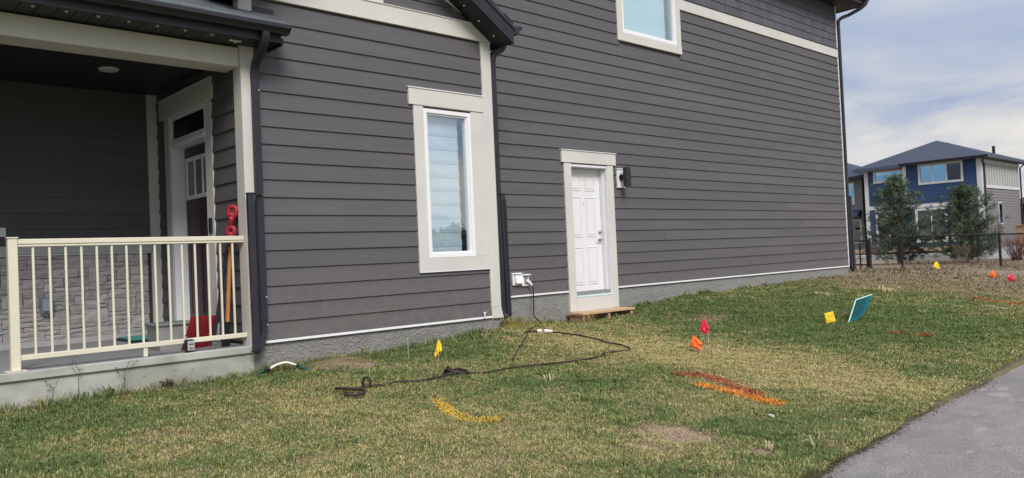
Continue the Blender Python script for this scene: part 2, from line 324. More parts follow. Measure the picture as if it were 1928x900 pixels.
# ------------------------------------------------------------------ ground and path
def path_edge(x): return -5.04+.036*(x-4.6)+(fbm(x, 0*x, 1.7, 3)-.5)*.10+(fbm(x, 0*x+5, 9, 2)-.5)*.035
def ground():
    xs = np.unique(np.concatenate([[-900, -400, -150, -60, -25, -12, -6, -3, -1.5], np.arange(-.5, 14, .055), np.arange(14, 20, .12), np.arange(20, 34, .4), np.arange(34, 64, 3), [75, 100, 150, 250, 500, 1000]]))
    ys = np.unique(np.concatenate([[-900, -400, -150, -60, -25, -14, -9, -7.6, -6.2], np.arange(-5.6, .9, .06), [1.2, 2, 3, 4, 5, 6, 8, 10, 14, 20, 30, 50, 90, 200, 500, 1000]]))
    X, Y = np.meshgrid(xs, ys, indexing='ij'); x = X.ravel(); y = Y.ravel(); z = gz(x, y)
    near = (x > -1) & (x < 34) & (y < .9) & (y > -5.2)
    z = z+near*((fbm(x, y, 1.5, 4)-.5)*.05+(fbm(x, y, 9, 3)-.5)*.015)
    z = z+.03*np.exp(-((x-4.3)**2/.3+(y+.1)**2/.04))
    z = np.where(y < -4.98, z-.05, z)
    d = dryness(x, y)[:, None]; s = soil(x, y)[:, None]
    dry = np.array([.27, .215, .12]); grn = np.array([.055, .085, .03]); dirt = np.array([.30, .215, .155])
    brown = np.array([.20, .155, .115])
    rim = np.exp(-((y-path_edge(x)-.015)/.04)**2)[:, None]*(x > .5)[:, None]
    thatch = np.array([.15, .125, .07])
    c = thatch*(1-d*.4)+dry*d*.4; c = c*(.5+.5*d)+grn*(.5-.5*d)
    c = c*(1-s)+dirt*s
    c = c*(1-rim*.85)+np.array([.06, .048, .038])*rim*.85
    far = np.clip((x-16.5)/5, 0, 1)[:, None]; c = c*(1-far)+brown*far*(.35+1.2*fbm(x, y, .9, 4)[:, None])
    far2 = np.clip((x-40)/12, 0, 1)[:, None]; c = c*(1-far2)+np.array([.20, .19, .17])*far2
    side = ((y < -9) | (x < -2))[:, None]; c = np.where(side, np.array([.10, .12, .05])*(.8+.4*fbm(x, y, .7, 3)[:, None]), c)
    nx, ny = len(xs), len(ys); i = np.arange(nx-1)[:, None]*ny+np.arange(ny-1)[None, :]; i = i.ravel()
    q = np.stack([i, i+ny, i+ny+1, i+1], 1)
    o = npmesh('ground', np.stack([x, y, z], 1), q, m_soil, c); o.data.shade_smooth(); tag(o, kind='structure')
ground()
def path():
    m = mat('asphalt', (.222, .207, .203), .88, .14, 7, bump=.8, bscale=190, bdist=.006, spec=.25, col2=(.185, .173, .170), c2s=1.2)
    t = m.node_tree; b = t.nodes['Principled BSDF']; src = b.inputs['Base Color'].links[0].from_socket
    geo = N(t, 'ShaderNodeNewGeometry')
    # speckle of pale and dark aggregate
    ns = N(t, 'ShaderNodeTexNoise'); ns.inputs['Scale'].default_value = 95; ns.inputs['Detail'].default_value = 2; lk(t, geo.outputs['Position'], ns.inputs['Vector'])
    r = N(t, 'ShaderNodeMapRange'); r.inputs[1].default_value = .3; r.inputs[2].default_value = .7; r.inputs[3].default_value = .62; r.inputs[4].default_value = 1.38; lk(t, ns.outputs[0], r.inputs[0])
    vm = N(t, 'ShaderNodeVectorMath', operation='SCALE'); lk(t, src, vm.inputs[0]); lk(t, r.outputs[0], vm.inputs['Scale']); cur = vm.outputs[0]
    nz = N(t, 'ShaderNodeTexNoise'); nz.inputs['Scale'].default_value = 5.5; nz.inputs['Detail'].default_value = 5; lk(t, geo.outputs['Position'], nz.inputs['Vector'])
    for cx, cy, a, bb in ((7.772, -5.222, .22, .10), (7.93, -5.035, .09, .04), (6.386, -5.468, .14, .06), (6.87, -5.287, .07, .03), (8.05, -5.16, .12, .05), (7.55, -5.35, .07, .04), (5.75, -5.6, .05, .025)):
        mp = N(t, 'ShaderNodeMapping'); mp.inputs['Location'].default_value = (-cx/a, -cy/bb, 0); mp.inputs['Scale'].default_value = (1/a, 1/bb, 0); lk(t, geo.outputs['Position'], mp.inputs[0])
        ln = N(t, 'ShaderNodeVectorMath', operation='LENGTH'); lk(t, mp.outputs[0], ln.inputs[0])
        ad = N(t, 'ShaderNodeMath', operation='MULTIPLY_ADD'); lk(t, nz.outputs[0], ad.inputs[0]); ad.inputs[1].default_value = 2.4; lk(t, ln.outputs['Value'], ad.inputs[2])
        r = N(t, 'ShaderNodeMapRange'); r.inputs[1].default_value = 1.95; r.inputs[2].default_value = 1.5; r.inputs[3].default_value = 0; r.inputs[4].default_value = .55; lk(t, ad.outputs[0], r.inputs[0])
        mx = N(t, 'ShaderNodeMix', data_type='RGBA'); lk(t, r.outputs[0], mx.inputs[0]); lk(t, cur, mx.inputs[6]); mx.inputs[7].default_value = (.34, .31, .26, 1); cur = mx.outputs[2]
    lk(t, cur, b.inputs['Base Color'])
    xs = np.concatenate([np.arange(-30, 2, 2), np.arange(2, 14, .035), np.arange(14, 40, .5), np.arange(40, 140, 10)]); ye = path_edge(xs)
    rows = [ye+.015, ye, ye-.05, ye-.3, ye-.8, ye-1.6, ye-2.6, ye-2.62]
    zr = [-.07, -.012, -.004, .0, .004, .004, -.004, -.07]
    v = []; 
    for yv, dz in zip(rows, zr): v.append(np.stack([xs, yv, np.interp(xs, EX, EZ)-.012+dz], 1))
    n = len(xs); V = np.concatenate(v); i = np.arange(n-1); q = np.concatenate([np.stack([k*n+i, (k+1)*n+i, (k+1)*n+i+1, k*n+i+1], 1) for k in range(len(rows)-1)])
    o = npmesh('path', V, q, m); o.data.shade_smooth(); tag(o, kind='structure')
path()

# ------------------------------------------------------------------ the house
E = .178; D = .706
house = thing('house', (8, .7, -.3), 'two-storey charcoal house with lap siding, cream trim and a covered porch', 'house')
def part(mb, name, m, parent=None, **k): return mb.build(name, m, parent or house, **k)
def wallbox(name, x0, x1, y0, y1, z0, z1, m=m_back): return part(MB().box(x0, x1, y0, y1, z0, z1), name, m)
bay_wall = wallbox('bay_wall', 3.372, 6.60, .0, .10, 0.0, 3.50)
main_wall = MB()
for b in ((6.60, 8.80, 0.17, 6.2), (8.80, 9.62, 2.06, 6.2), (9.62, 10.19, .17, 6.2), (10.19, 11.70, .17, 4.32), (10.19, 11.70, 6.1, 6.2), (11.70, 18.05, .17, 6.2), (3.0, 6.60, 3.2, 6.2)):
    main_wall.box(b[0], b[1], D, D+.12, b[2], b[3])
main_wall = part(main_wall, 'main_wall', m_back)
# cut the bay backing round its window: rebuild as four pieces
bpy.data.objects.remove(bay_wall)
bay_wall = MB()
for b in ((3.372, 5.54, 0, 3.5), (6.24, 6.60, 0, 3.5), (5.54, 6.24, 0, .76), (5.54, 6.24, 2.49, 3.5)): bay_wall.box(b[0], b[1], 0, .10, b[2], b[3])
bay_wall = part(bay_wall, 'bay_wall', m_back)
shell = MB().box(6.60, 6.62, .0, D, -.5, 3.4).box(18.03, 18.05, D+.12, 9.0, -.5, 6.2).box(3.0, 18.05, 8.9, 9.0, -.5, 6.2)
part(shell, 'rear_shell', m_back)

def cuts(a, b, zs, ops):
    seg = [(a, b)]
    for (x0, x1, z0, z1) in ops:
        if zs[1] <= z0 or zs[0] >= z1: continue
        n = []
        for (p, q) in seg:
            if x1 <= p or x0 >= q: n.append((p, q)); continue
            if x0 > p: n.append((p, x0))
            if x1 < q: n.append((x1, q))
        seg = n
    return seg
def planks(parent, axis, plane, out, a, b, z0, n, ops=(), joints=3.66, ztop=None, m=None, seed=0, slope=None):
    rd = random.Random(seed)
    for k in range(n):
        zb = z0+k*E; zt = zb+E+.022
        if ztop and zb+.03 > ztop: break
        if ztop: zt = min(zt, ztop)
        aa, bb = a, b
        if slope: aa, bb = slope(zb, a, b)
        if bb-aa < .08: break
        for (p, q) in cuts(aa, bb, (zb, zb+E), ops):
            js = [p]; x = p+rd.uniform(.6, joints) if q-p > 3.0 else q+1
            while x < q-.3: js.append(x); x += joints
            js.append(q)
            for i in range(len(js)-1):
                u0, u1 = js[i]+(.0012 if i else 0), js[i+1]-(.0012 if i < len(js)-2 else 0)
                t1, t2, t3 = .0245, .0105, .006; w = rd.uniform(-.0008, .0008)
                prof = [(-t1+w, zb), (-t2+w, zb), (-.0005, zt), (-t3, zt)]
                pts0 = []; 
                for u in (u0, u1):
                    for (o_, z) in prof:
                        pts0.append((u, plane+o_*out, z) if axis == 'x' else (plane+o_*out, u, z))
                f = [(0, 1, 2, 3), (7, 6, 5, 4), (0, 4, 5, 1), (1, 5, 6, 2), (2, 6, 7, 3), (3, 7, 4, 0)]
                MB().add(pts0, f).build('plank', m or m_plank, parent)
planks(bay_wall, 'x', 0, 1, 3.48, 6.47, 0.0, 19, [(5.53, 6.5, .745, 2.51)], ztop=3.44, seed=3, joints=9)
planks(main_wall, 'x', D, 1, 6.60, 18.045, E, 27, [(8.72, 9.69, -.3, 2.10), (10.10, 11.79, 4.25, 6.4)], ztop=4.995, seed=8)
planks(main_wall, 'x', D, 1, 6.60, 10.10, E*28, 6, seed=9)
# starter strips (white) and foundations
st = MB().cbox(3.46, 6.47, -.032, .0, -.030, -.004, .002); part(st, 'starter_strip', m_white)
st = MB().cbox(6.64, 8.63, D-.032, D, E-.030, E-.004, .002); part(st, 'starter_strip', m_white)
st = MB().cbox(9.775, 18.06, D-.032, D, E-.030, E-.004, .002); part(st, 'starter_strip', m_white)
def parging(x0, x1, y, z0, z1, nx, nz):
    xs = np.linspace(x0, x1, nx); zs = np.linspace(z0, z1, nz); X, Z = np.meshgrid(xs, zs, indexing='ij'); x = X.ravel(); z = Z.ravel()
    # skip-trowelled ridges
    r = fbm(x*1.0+(fbm(x, z, 9, 3)-.5)*.25, z*2.9+(fbm(x+5, z, 11, 3)-.5)*.45, 21, 3); ridge = 1-np.abs(2*r-1)*5.0; ridge = np.clip(ridge, 0, 1)
    h = -ridge*.015+(fbm(x*.7, z*1.6, 8, 2)-.5)*.008+fbm(x, z, 60, 2)*.003
    v = np.stack([x, y-h, z], 1); i = (np.arange(nx-1)[:, None]*nz+np.arange(nz-1)[None, :]).ravel()
    q = np.stack([i, i+nz, i+nz+1, i+1], 1)
    o = npmesh('foundation', v, q, m_parge, None, house)
    return o
parging(3.38, 6.62, .0, -.55, -.03, 640, 90)
parging(6.62, 8.64, D, -.55, E-.03, 300, 90); parging(9.76, 18.05, D, -.55, E-.03, 900, 60)
part(MB().box(3.38, 6.62, .004, .2, -.8, -.04).box(6.62, 18.05, D+.004, D+.12, -.8, .14).box(18.0, 18.05, D+.12, 9, -.8, .14), 'foundation_core', m_parge)
# trim
def board(name, x0, x1, y0, y1, z0, z1, m=m_trim, c=.004): return part(MB().cbox(x0, x1, y0, y1, z0, z1, c), name, m)
board('corner_board', 3.335, 3.475, -.030, .150, -.045, 2.93)
board('corner_board', 3.335, 3.475, -.030, .10, 3.26, 3.60)
# right corner of the bay, flared foot
cbm = MB(); cbm.cbox(6.465, 6.625, -.034, .02, .10, 3.43, .004)
cbm.hexa([(6.470, -.034, -.035), (6.665, -.034, -.035), (6.665, .02, -.035), (6.470, .02, -.035), (6.465, -.034, .0995), (6.625, -.034, .0995), (6.625, .02, .0995), (6.465, .02, .0995)])
part(cbm, 'corner_board', m_trim)
board('belly_band', 11.83, 18.06, D-.036, D, 4.99, 5.185)
part(MB().cbox(11.83, 18.06, D-.05, D, 5.186, 5.196, .002), 'band_cap', m_dark)
board('corner_strip', 18.045, 18.075, D-.03, D+.05, .15, 6.2, m_white, .003)
# ---- shakes above the band
def shakes():
    protos = []
    for w in (.11, .15, .19, .23):
        mb = MB(); h = .215
        mb.hexa([(0, -.022, 0), (w-.006, -.022, 0), (w-.006, -.010, 0), (0, -.010, 0), (0, -.006, h), (w-.006, -.006, h), (w-.006, 0, h), (0, 0, h)])
        protos.append((w, mb))
    first = {}
    rd = random.Random(4); cnt = 0; rest = MB()
    for k in range(7):
        z = 5.205+k*.165; x = 11.84
        while x < 18.03:
            i = rd.randrange(4); w, mb = protos[i]
            dz = rd.choice((0, 0, .004, -.003))
            if x+w > 18.04: w = 18.04-x
            if w < .05: break
            if x+protos[i][0] > 18.04:
                rest.hexa([(x, D-.022, z), (x+w, D-.022, z), (x+w, D-.01, z), (x, D-.01, z), (x, D-.006, z+.215), (x+w, D-.006, z+.215), (x+w, D, z+.215), (x, D, z+.215)]); x += w; continue
            if k >= 6 or (k >= 5 and x < 13.5):
                for f in ():
                    pass
                rest.add([(p[0]+x, p[1]+D, p[2]+z+dz) for p in mb.v], mb.f)
            else:
                if i not in first:
                    o = mb.build('shake', m_shake, None); o.parent = main_wall; o.location = Vector((x, D, z+dz))-org(main_wall); first[i] = o
                else: like(first[i], main_wall, (x, D, z+dz))
            x += w
    o = rest.build('shake_offcuts', m_shake, main_wall); tag(o, kind='stuff')
shakes()
# ---- windows
def window(name, x0, x1, z0, z1, y, head, sillz, tl, tr_, gap_right, blind, gl, label=None):
    """trim boards, white frame, pane, blind; frame opening x0..x1, z0..z1"""
    w = part(MB().cbox(tl, x0, y-.036, y+.01, sillz[1]-.001, head[0]+.001, .004), name, m_trim)
    if label: w['label'] = label
    fr = MB(); f = .05
    for b in ((x0, x0+f, z0, z1), (x1-f, x1, z0, z1), (x0+f, x1-f, z0, z0+f), (x0+f, x1-f, z1-f, z1)): fr.cbox(b[0], b[1], y-.030, y+.08, b[2], b[3], .004)
    for b in ((x0+f, x0+f+.02, z0+f, z1-f), (x1-f-.02, x1-f, z0+f, z1-f), (x0+f+.02, x1-f-.02, z0+f, z0+f+.02), (x0+f+.02, x1-f-.02, z1-f-.02, z1-f)): fr.cbox(b[0], b[1], y-.012, y+.06, b[2], b[3], .003)
    fr.build('frame', m_white, w)
    MB().box(x0+f+.018, x1-f-.018, y+.018, y+.026, z0+f+.018, z1-f-.018).build('pane', gl, w)
    # room behind
    rm = MB(); a = .9
    rm.add([(x0-.3, y+.13, z0-.3), (x1+.3, y+.13, z0-.3), (x1+.3, y+.13+a, z0-.3), (x0-.3, y+.13+a, z0-.3), (x0-.3, y+.13, z1+.3), (x1+.3, y+.13, z1+.3), (x1+.3, y+.13+a, z1+.3), (x0-.3, y+.13+a, z1+.3)],
           [(0, 1, 2, 3), (4, 7, 6, 5), (1, 5, 6, 2), (2, 6, 7, 3), (3, 7, 4, 0)])
    rm.build('room', m_roomlit, w)
    rv = MB()
    for b in ((x0-.005, x0+.02, z0, z1), (x1-.02, x1+.005, z0, z1)): rv.box(b[0], b[1], y+.081, y+.13, b[2], b[3])
    rv.box(x0, x1, y+.081, y+.13, z0-.005, z0+.02); rv.build('reveal', m_pvc, w)
    bx0, bx1 = x0+f+.015, x1-f-gap_right
    if blind == 'pleat':
        n = 20; h = (z1-z0-.09)/n; bd = MB().box(bx0, bx1, y+.094, y+.097, z0+.05, z1-.04).build('blind', m_blind, w)
        for i in range(n):
            za = z0+.05+i*h
            if i % 2: MB().prism([(bx0, y+.088, za), (bx0, y+.0925, za), (bx0, y+.0925, za+h-.001), (bx0, y+.089, za+h-.001), (bx0, y+.085, za+h*.5)], (0, 0, 0), (bx1-bx0, 0, 0)).build('blind_fold', m_blind2, bd if False else w)
    else:
        MB().box(bx0, bx1, y+.085, y+.088, z0+.05, z1-.04).build('blind', m_blind, w)
    return w
wb = window('window', 5.535, 6.255, .745, 2.505, 0, (2.53, 2.735), (.59, .742), 5.395, 6.465, .075, 'pleat', m_glass, 'tall narrow window with pleated white blind beside the corner')
MB().cbox(5.33, 6.455, -.046, .01, 2.53, 2.725, .004).build('head_board', m_trim, wb)
MB().cbox(5.318, 6.462, -.056, .01, 2.726, 2.738, .002).build('head_flashing', m_white, wb)
MB().cbox(6.255, 6.464, -.035, .01, .743, 2.529, .004).build('side_board', m_trim, wb)
MB().cbox(5.392, 6.464, -.040, .01, .59, .742, .004).build('sill_board', m_trim, wb)
MB().cbox(5.392, 6.464, -.048, .0, .578, .589, .002).build('sill_flashing', m_white, wb)
wu = window('window', 10.19, 11.70, 4.32, 6.08, D, (6.08, 6.25), (4.175, 4.318), 10.06, 11.83, .13, 'plain', m_glass_up, 'large upstairs window with a plain pale blind')
MB().cbox(11.70, 11.828, D-.036, D+.01, 4.319, 6.079, .004).build('side_board', m_trim, wu)
MB().cbox(10.055, 11.832, D-.040, D+.01, 4.175, 4.318, .004).build('sill_board', m_trim, wu)
MB().cbox(10.05, 11.84, D-.04, D+.01, 6.08, 6.19, .004).build('head_board', m_trim, wu)
# ---- side door
sdoor = part(MB().cbox(8.80, 9.615, D+.125, D+.165, .085, 2.045, .003), 'side_door', m_door); sdoor['label'] = 'plain white six panel side door'
def panel(x0, x1, z0, z1, y, parent, m, axis='x', dx=0):
    mb = MB(); a, b = .014, .034
    for (u0, u1, w0, w1) in ((x0, x1, z0, z0+a), (x0, x1, z1-a, z1), (x0, x0+a, z0+a, z1-a), (x1-a, x1, z0+a, z1-a)):
        if axis == 'x': mb.cbox(u0, u1, y-.009, y-.0005, w0, w1, .004)
        else: mb.cbox(y-.009, y-.0005, u0, u1, w0, w1, .004)
    if axis == 'x': mb.cbox(x0+b, x1-b, y-.008, y-.0005, z0+b, z1-b, .006)
    else: mb.cbox(y-.008, y-.0005, x0+b, x1-b, z0+b, z1-b, .006)
    return mb.build('panel', m, parent)
for (z0, z1) in ((1.70, 1.94), (.98, 1.60), (.24, .82)):
    panel(8.92, 9.15, z0, z1, D+.125, sdoor, m_door); panel(9.25, 9.48, z0, z1, D+.125, sdoor, m_door)
MB().cyl((9.2, D+.126, 1.49), (9.2, D+.114, 1.49), .008).build('peephole', m_metal, sdoor)
MB().cyl((9.555, D+.126, 1.05), (9.555, D+.10, 1.05), .027).cyl((9.555, D+.10, 1.05), (9.555, D+.088, 1.05), .014).build('deadbolt', m_metal, sdoor)
MB().cyl((9.555, D+.126, .925), (9.555, D+.114, .925), .03).cyl((9.555, D+.114, .925), (9.555, D+.07, .925), .011).tube([(9.555, D+.075, .925), (9.50, D+.072, .925), (9.45, D+.075, .922)], .010).build('handle', m_metal, sdoor)
df = part(MB().cbox(8.632, 8.790, D-.04, D+.01, -.15, 2.10, .004), 'door_frame', m_trim)
MB().cbox(9.625, 9.768, D-.04, D+.01, -.15, 2.10, .004).build('side_board', m_trim, df)
MB().cbox(8.791, 9.624, D-.042, D+.01, -.16, .055, .004).build('threshold_board', m_trim, df)
MB().cbox(8.58, 9.832, D-.052, D+.01, 2.101, 2.285, .004).build('head_board', m_trim, df)
MB().cbox(8.568, 9.845, D-.064, D+.01, 2.286, 2.298, .002).build('head_flashing', m_white, df)
jm = MB().cbox(8.782, 8.799, D-.03, D+.165, .06, 2.075, .003).cbox(9.618, 9.635, D-.03, D+.165, .06, 2.075, .003).cbox(8.80, 9.617, D-.03, D+.165, 2.048, 2.085, .003)
jm.cbox(9.60, 9.6175, D+.05, D+.12, .09, 2.04, .002); jm.build('jamb', m_jamb, df)
MB().cbox(8.80, 9.617, D-.045, D+.165, .057, .083, .004).build('sill', m_sill, df)
part(MB().box(8.7, 9.7, D+.17, D+.2, 0, 2.1), 'door_backing', m_back)
# ---- wall light
wl = part(MB().cbox(9.865, 10.05, D-.042, D-.0, 1.765, 2.045, .004), 'wall_light', m_white); wl['label'] = 'black up and down wall light on a white block'
MB().cbox(9.855, 10.06, D-.056, D, 2.046, 2.062, .003).cbox(9.855, 10.06, D-.05, D, 1.75, 1.764, .003).build('mounting_block', m_white, wl)
MB().cyl((9.955, D-.043, 1.915), (9.955, D-.06, 1.915), .055).cbox(9.92, 9.99, D-.12, D-.06, 1.87, 1.96, .006).build('bracket', m_black, wl)
lc = MB(); ctr = (9.955, D-.165)
lc.tube([(ctr[0], ctr[1], 1.77), (ctr[0], ctr[1], 2.06)], .062, 24); lc.tube([(ctr[0], ctr[1], 2.0605), (ctr[0], ctr[1], 2.066)], .055, 24); lc.build('cylinder_shade', m_dark, wl)
# ---- outlet covers
oc = part(MB().cbox(7.485, 7.66, D-.045, D-.01, .315, .49, .006), 'outlet_cover', m_white); oc['label'] = 'white weatherproof outlet cover, flap closed'
MB().hexa([(7.515, D-.09, .345), (7.64, D-.09, .345), (7.64, D-.044, .345), (7.515, D-.044, .345), (7.515, D-.058, .465), (7.64, D-.058, .465), (7.64, D-.044, .465), (7.515, D-.044, .465)]).build('flap', m_white, oc)
MB().cbox(7.50, 7.645, D-.075, D-.044, .468, .484, .004).build('hinge_bar', m_white, oc)
oc2 = part(MB().cbox(7.665, 7.80, D-.045, D-.01, .295, .465, .006), 'outlet_cover', m_white); oc2['label'] = 'white weatherproof outlet cover with a cord plugged in'
MB().cbox(7.67, 7.80, D-.085, D-.046, .446, .464, .004).build('flap', m_white, oc2)
MB().cbox(7.70, 7.77, D-.052, D-.044, .32, .43, .003).build('socket', mat('socket_grey', (.25, .25, .25), .5), oc2)
part(MB().cyl((6.33, -.03, .02), (6.33, -.05, .02), .006).cbox(6.322, 6.338, -.056, -.046, -.02, .05, .002).cbox(6.305, 6.355, -.06, -.048, .045, .055, .002), 'clip', m_white)

# ---- gable over the bay
AP, EV, SL = 4.93, 6.80, .645
def gline(x): return 3.42+SL*(6.665-x) if x >= AP else 3.42+SL*(x-(2*AP-6.665))
part(MB().prism([(2*AP-6.60, 0, 3.44), (6.60, 0, 3.44), (AP, 0, gline(AP))], (0, .0, 0), (0, .08, 0)), 'gable_wall', m_back)
gsl = lambda zb, a, b: (2*AP-6.66+(zb-3.42)/SL+.02, 6.66-(zb-3.42)/SL-.02)
planks(house.children[-1], 'x', 0.004, 1, 3, 7, 3.44+E*.9, 6, slope=gsl, seed=5, joints=9)
ub = 3.63
part(MB().prism([(2*AP-6.70, -.040, 3.43), (6.64, -.040, 3.43), (6.64-(ub-3.43)/SL, -.040, ub), (2*AP-6.70+(ub-3.43)/SL, -.040, ub)], (0, 0, 0), (0, .05, 0)), 'gable_band', m_trim)
part(MB().cbox(3.62, 6.36, -.052, .0, ub+.001, ub+.010, .002), 'band_cap', m_white)
for sgn in (1, -1):
    mx = lambda x: x if sgn > 0 else 2*AP-x
    z = lambda x: 3.42+SL*(6.665-x)
    p = [(mx(6.36), -.038, z(6.36)-.002), (mx(AP+.07), -.038, z(AP+.07)), (mx(AP+.07), -.038, z(AP+.07)-.235), (mx(6.36-.02), -.038, ub+.011), (mx(6.36), -.038, ub+.011)]
    part(MB().prism(p if sgn > 0 else p[::-1], (0, 0, 0), (0, .04, 0)), 'rake_board', m_trim)
board('king_post', 4.825, 5.036, -.044, .0, ub+.011, 4.6)
# roof, soffit and fascia of the gable, each side
for sgn in (1, -1):
    mx = lambda x: x if sgn > 0 else 2*AP-x
    zs = lambda x: 3.42+SL*(6.665-x)
    x0, x1 = AP, 6.70
    def quad(xa, xb, dz0, dz1, ya, yb):
        p = [(mx(xa), ya, zs(xa)+dz0), (mx(xb), ya, zs(xb)+dz0), (mx(xb), ya, zs(xb)+dz1), (mx(xa), ya, zs(xa)+dz1)]
        return MB().prism(p if sgn > 0 else p[::-1], (0, 0, 0), (0, yb-ya, 0))
    sf = part(quad(x0, x1, .002, .016, -.334, D-.026), 'gable_soffit', m_soffit)
    # rake soffit panels with their seams
    n = 9
    for i in range(n):
        xa = x0+(x1-x0)*i/n+.003; xb = x0+(x1-x0)*(i+1)/n-.003
        quad(xa, xb, -.008, .0, -.330, -.036).build('soffit_panel', m_soffit, sf)
    if sgn > 0:
        for xx in (6.56, 6.33, 6.10, 5.87, 5.64):
            MB().cyl((xx, -.19, zs(xx)-.003), (xx-.011, -.19, zs(xx)-.019), .012, .011, 12).build('soffit_light', m_puck, sf)
    part(quad(x0, 6.742, -.004, .205, -.356, -.335), 'rake_fascia', m_dark)
    rf = part(quad(x0, 6.78, .206, .226, -.371, D-.026), 'gable_roof', m_shingle)
    quad(x0, 6.77, .180, .205, -.368, -.357).build('drip_edge', m_dark, rf)
    L = 0; 
    for i in range(14):
        xa = AP+.02+i*.135; xb = xa+.155
        if xb > 6.82: break
        quad(xa, xb, .227+.008*((i % 2) == 0), .240+.008*((i % 2) == 0), -.384+.006*(i % 3), D-.03).build('shingle', m_shingle, rf)
    # eave fascia and gutter along Y
    p = [(mx(6.70), 0, 3.40), (mx(6.742), 0, 3.374), (mx(6.742), 0, 3.57), (mx(6.70), 0, 3.60)]
    part(MB().prism(p if sgn > 0 else p[::-1], (0, -.334, 0), (0, D-.03, 0)), 'eave_fascia', m_dark)
    gx = [(6.743, 3.610), (6.743, 3.50), (6.84, 3.50), (6.87, 3.55), (6.915, 3.578), (6.915, 3.61), (6.905, 3.61), (6.905, 3.585), (6.862, 3.558), (6.833, 3.512), (6.753, 3.512), (6.753, 3.61)]
    p = [(mx(a), 0, b) for a, b in gx]
    g = part(MB().prism(p if sgn < 0 else p[::-1], (0, -.33, 0), (0, D-.03, 0)), 'gutter', m_dark)
    p = [(mx(a), 0, b) for a, b in ((6.743, 3.610), (6.743, 3.50), (6.84, 3.50), (6.87, 3.55), (6.915, 3.578), (6.915, 3.61))]
    MB().prism(p if sgn < 0 else p[::-1], (0, -.337, 0), (0, -.3305, 0)).build('end_cap', m_dark, g)

# ---- porch
YB = 2.45
part(MB().cbox(-2.5, 3.37, -.012, YB, -.10, -.035, .006), 'porch_floor', m_floor)
part(MB().cbox(-2.5, 3.352, -.040, -.0125, -.108, -.034, .008), 'porch_lip', m_conc)
pw = part(MB().box(-2.5, 3.372, -.012, .15, -.9, -.109), 'porch_wall', m_conc)
for (x, z) in ((3.31, -.135), (2.35, -.19), (2.62, -.17), (2.78, -.18), (1.6, -.2)):
    MB().cyl((x, -.013, z), (x, -.018, z), .016, .014, 12).build('tie_hole_plug', m_conc, pw)
side_wall = MB()
for b in ((.0, .95, -.04, 2.87), (1.96, YB, -.04, 2.87), (.95, 1.96, 2.47, 2.87)): side_wall.box(3.372, 3.46, b[0], b[1], b[2], b[3])
side_wall = part(side_wall, 'porch_side_wall', m_back)
planks(side_wall, 'y', 3.372, 1, .150, YB, 0.0, 17, [(.80, 2.12, -.1, 2.50)], ztop=2.86, m=m_plankx, seed=12, joints=9)
back_wall = wallbox('porch_back_wall', -2.5, 3.46, YB, YB+.1, -.1, 2.9)
planks(back_wall, 'x', YB, 1, -2.5, 3.25, 1.07, 11, ztop=2.86, seed=13)
board('corner_board', 3.245, 3.372, YB-.036, YB, -.03, 2.86)
part(MB().cbox(-2.5, 3.24, YB-.085, YB, .975, 1.068, .006), 'stone_sill', m_ledge)
part(MB().cbox(-2.5, 3.24, YB-.07, YB-.03, .960, .974, .003), 'sill_drip', m_white)
part(MB().cbox(-2.5, 3.24, YB-.06, YB, -.035, .030, .003), 'base_strip', m_ledge)
lw0 = part(MB().box(-.12, .0, .0, YB, -.10, 2.87), 'porch_shade_wall', m_back); planks(lw0, 'y', .0, -1, .02, YB-.03, 0.0, 17, ztop=2.86, m=m_plankx, seed=15, joints=9)  # unseen end wall, added to block side light and darken the porch recess
# ledgestone pieces, laid as stepped rubble: rows of 4.5 cm modules, stones 1-3 modules tall
def stones():
    rd = random.Random(21); bw = back_wall
    MB().box(-1, 3.24, YB-.014, YB-.001, .03, .96).build('mortar', m_mortar, bw)
    mod = .052; nz = 18; nxm = int((3.24-1.0)/.05); occ = np.zeros((nxm, nz), bool); n = 0
    for kz in range(nz):
        for kx in range(nxm):
            if occ[kx, kz]: continue
            h = rd.choices((1, 2, 3), (6, 5, 1.6))[0]; w = rd.choice((2, 3, 4, 5, 6, 7)) if h < 3 else rd.choice((3, 4, 5))
            if h == 1: w += rd.choice((0, 1, 3))
            h = min(h, nz-kz); ww = 0
            while ww < w and kx+ww < nxm and not occ[kx+ww, kz]: ww += 1
            w = ww
            while h > 1 and occ[kx:kx+w, kz:kz+h].any(): h -= 1
            if w == 1 and h == 1 and kx+1 < nxm: pass
            occ[kx:kx+w, kz:kz+h] = True
            x0 = 1.0+kx*.05; x1 = x0+w*.05; z0 = .03+kz*mod; z1 = z0+h*mod; g = .0024
            d = rd.uniform(.034, .052); mb = MB()
            nu, nw = 4, 3; vs = []
            for i in range(nu):
                for j in range(nw):
                    u = i/(nu-1); v = j/(nw-1); edge = (i in (0, nu-1)) or (j in (0, nw-1))
                    vs.append((x0+g+(x1-x0-2*g)*u+rd.uniform(-.003, .003), YB-d+(rd.uniform(.004, .012) if edge else rd.uniform(-.008, .004)), z0+g+(z1-z0-2*g)*v+rd.uniform(-.002, .002)))
            nfr = len(vs); ring = [i*nw for i in range(nu)]+[(nu-1)*nw+j for j in range(1, nw)]+[i*nw+nw-1 for i in range(nu-2, -1, -1)]+[j for j in range(nw-2, 0, -1)]
            fs = [(i*nw+j, (i+1)*nw+j, (i+1)*nw+j+1, i*nw+j+1) for i in range(nu-1) for j in range(nw-1)]
            bk = []
            for r in ring: vs.append((vs[r][0], YB-.008, vs[r][2])); bk.append(len(vs)-1)
            for i in range(len(ring)): a, b = ring[i], ring[(i+1) % len(ring)]; fs.append((b, a, bk[i], bk[(i+1) % len(ring)]))
            mb.add(vs, fs).build('stone', m_stone, bw); n += 1
    return n
stones()
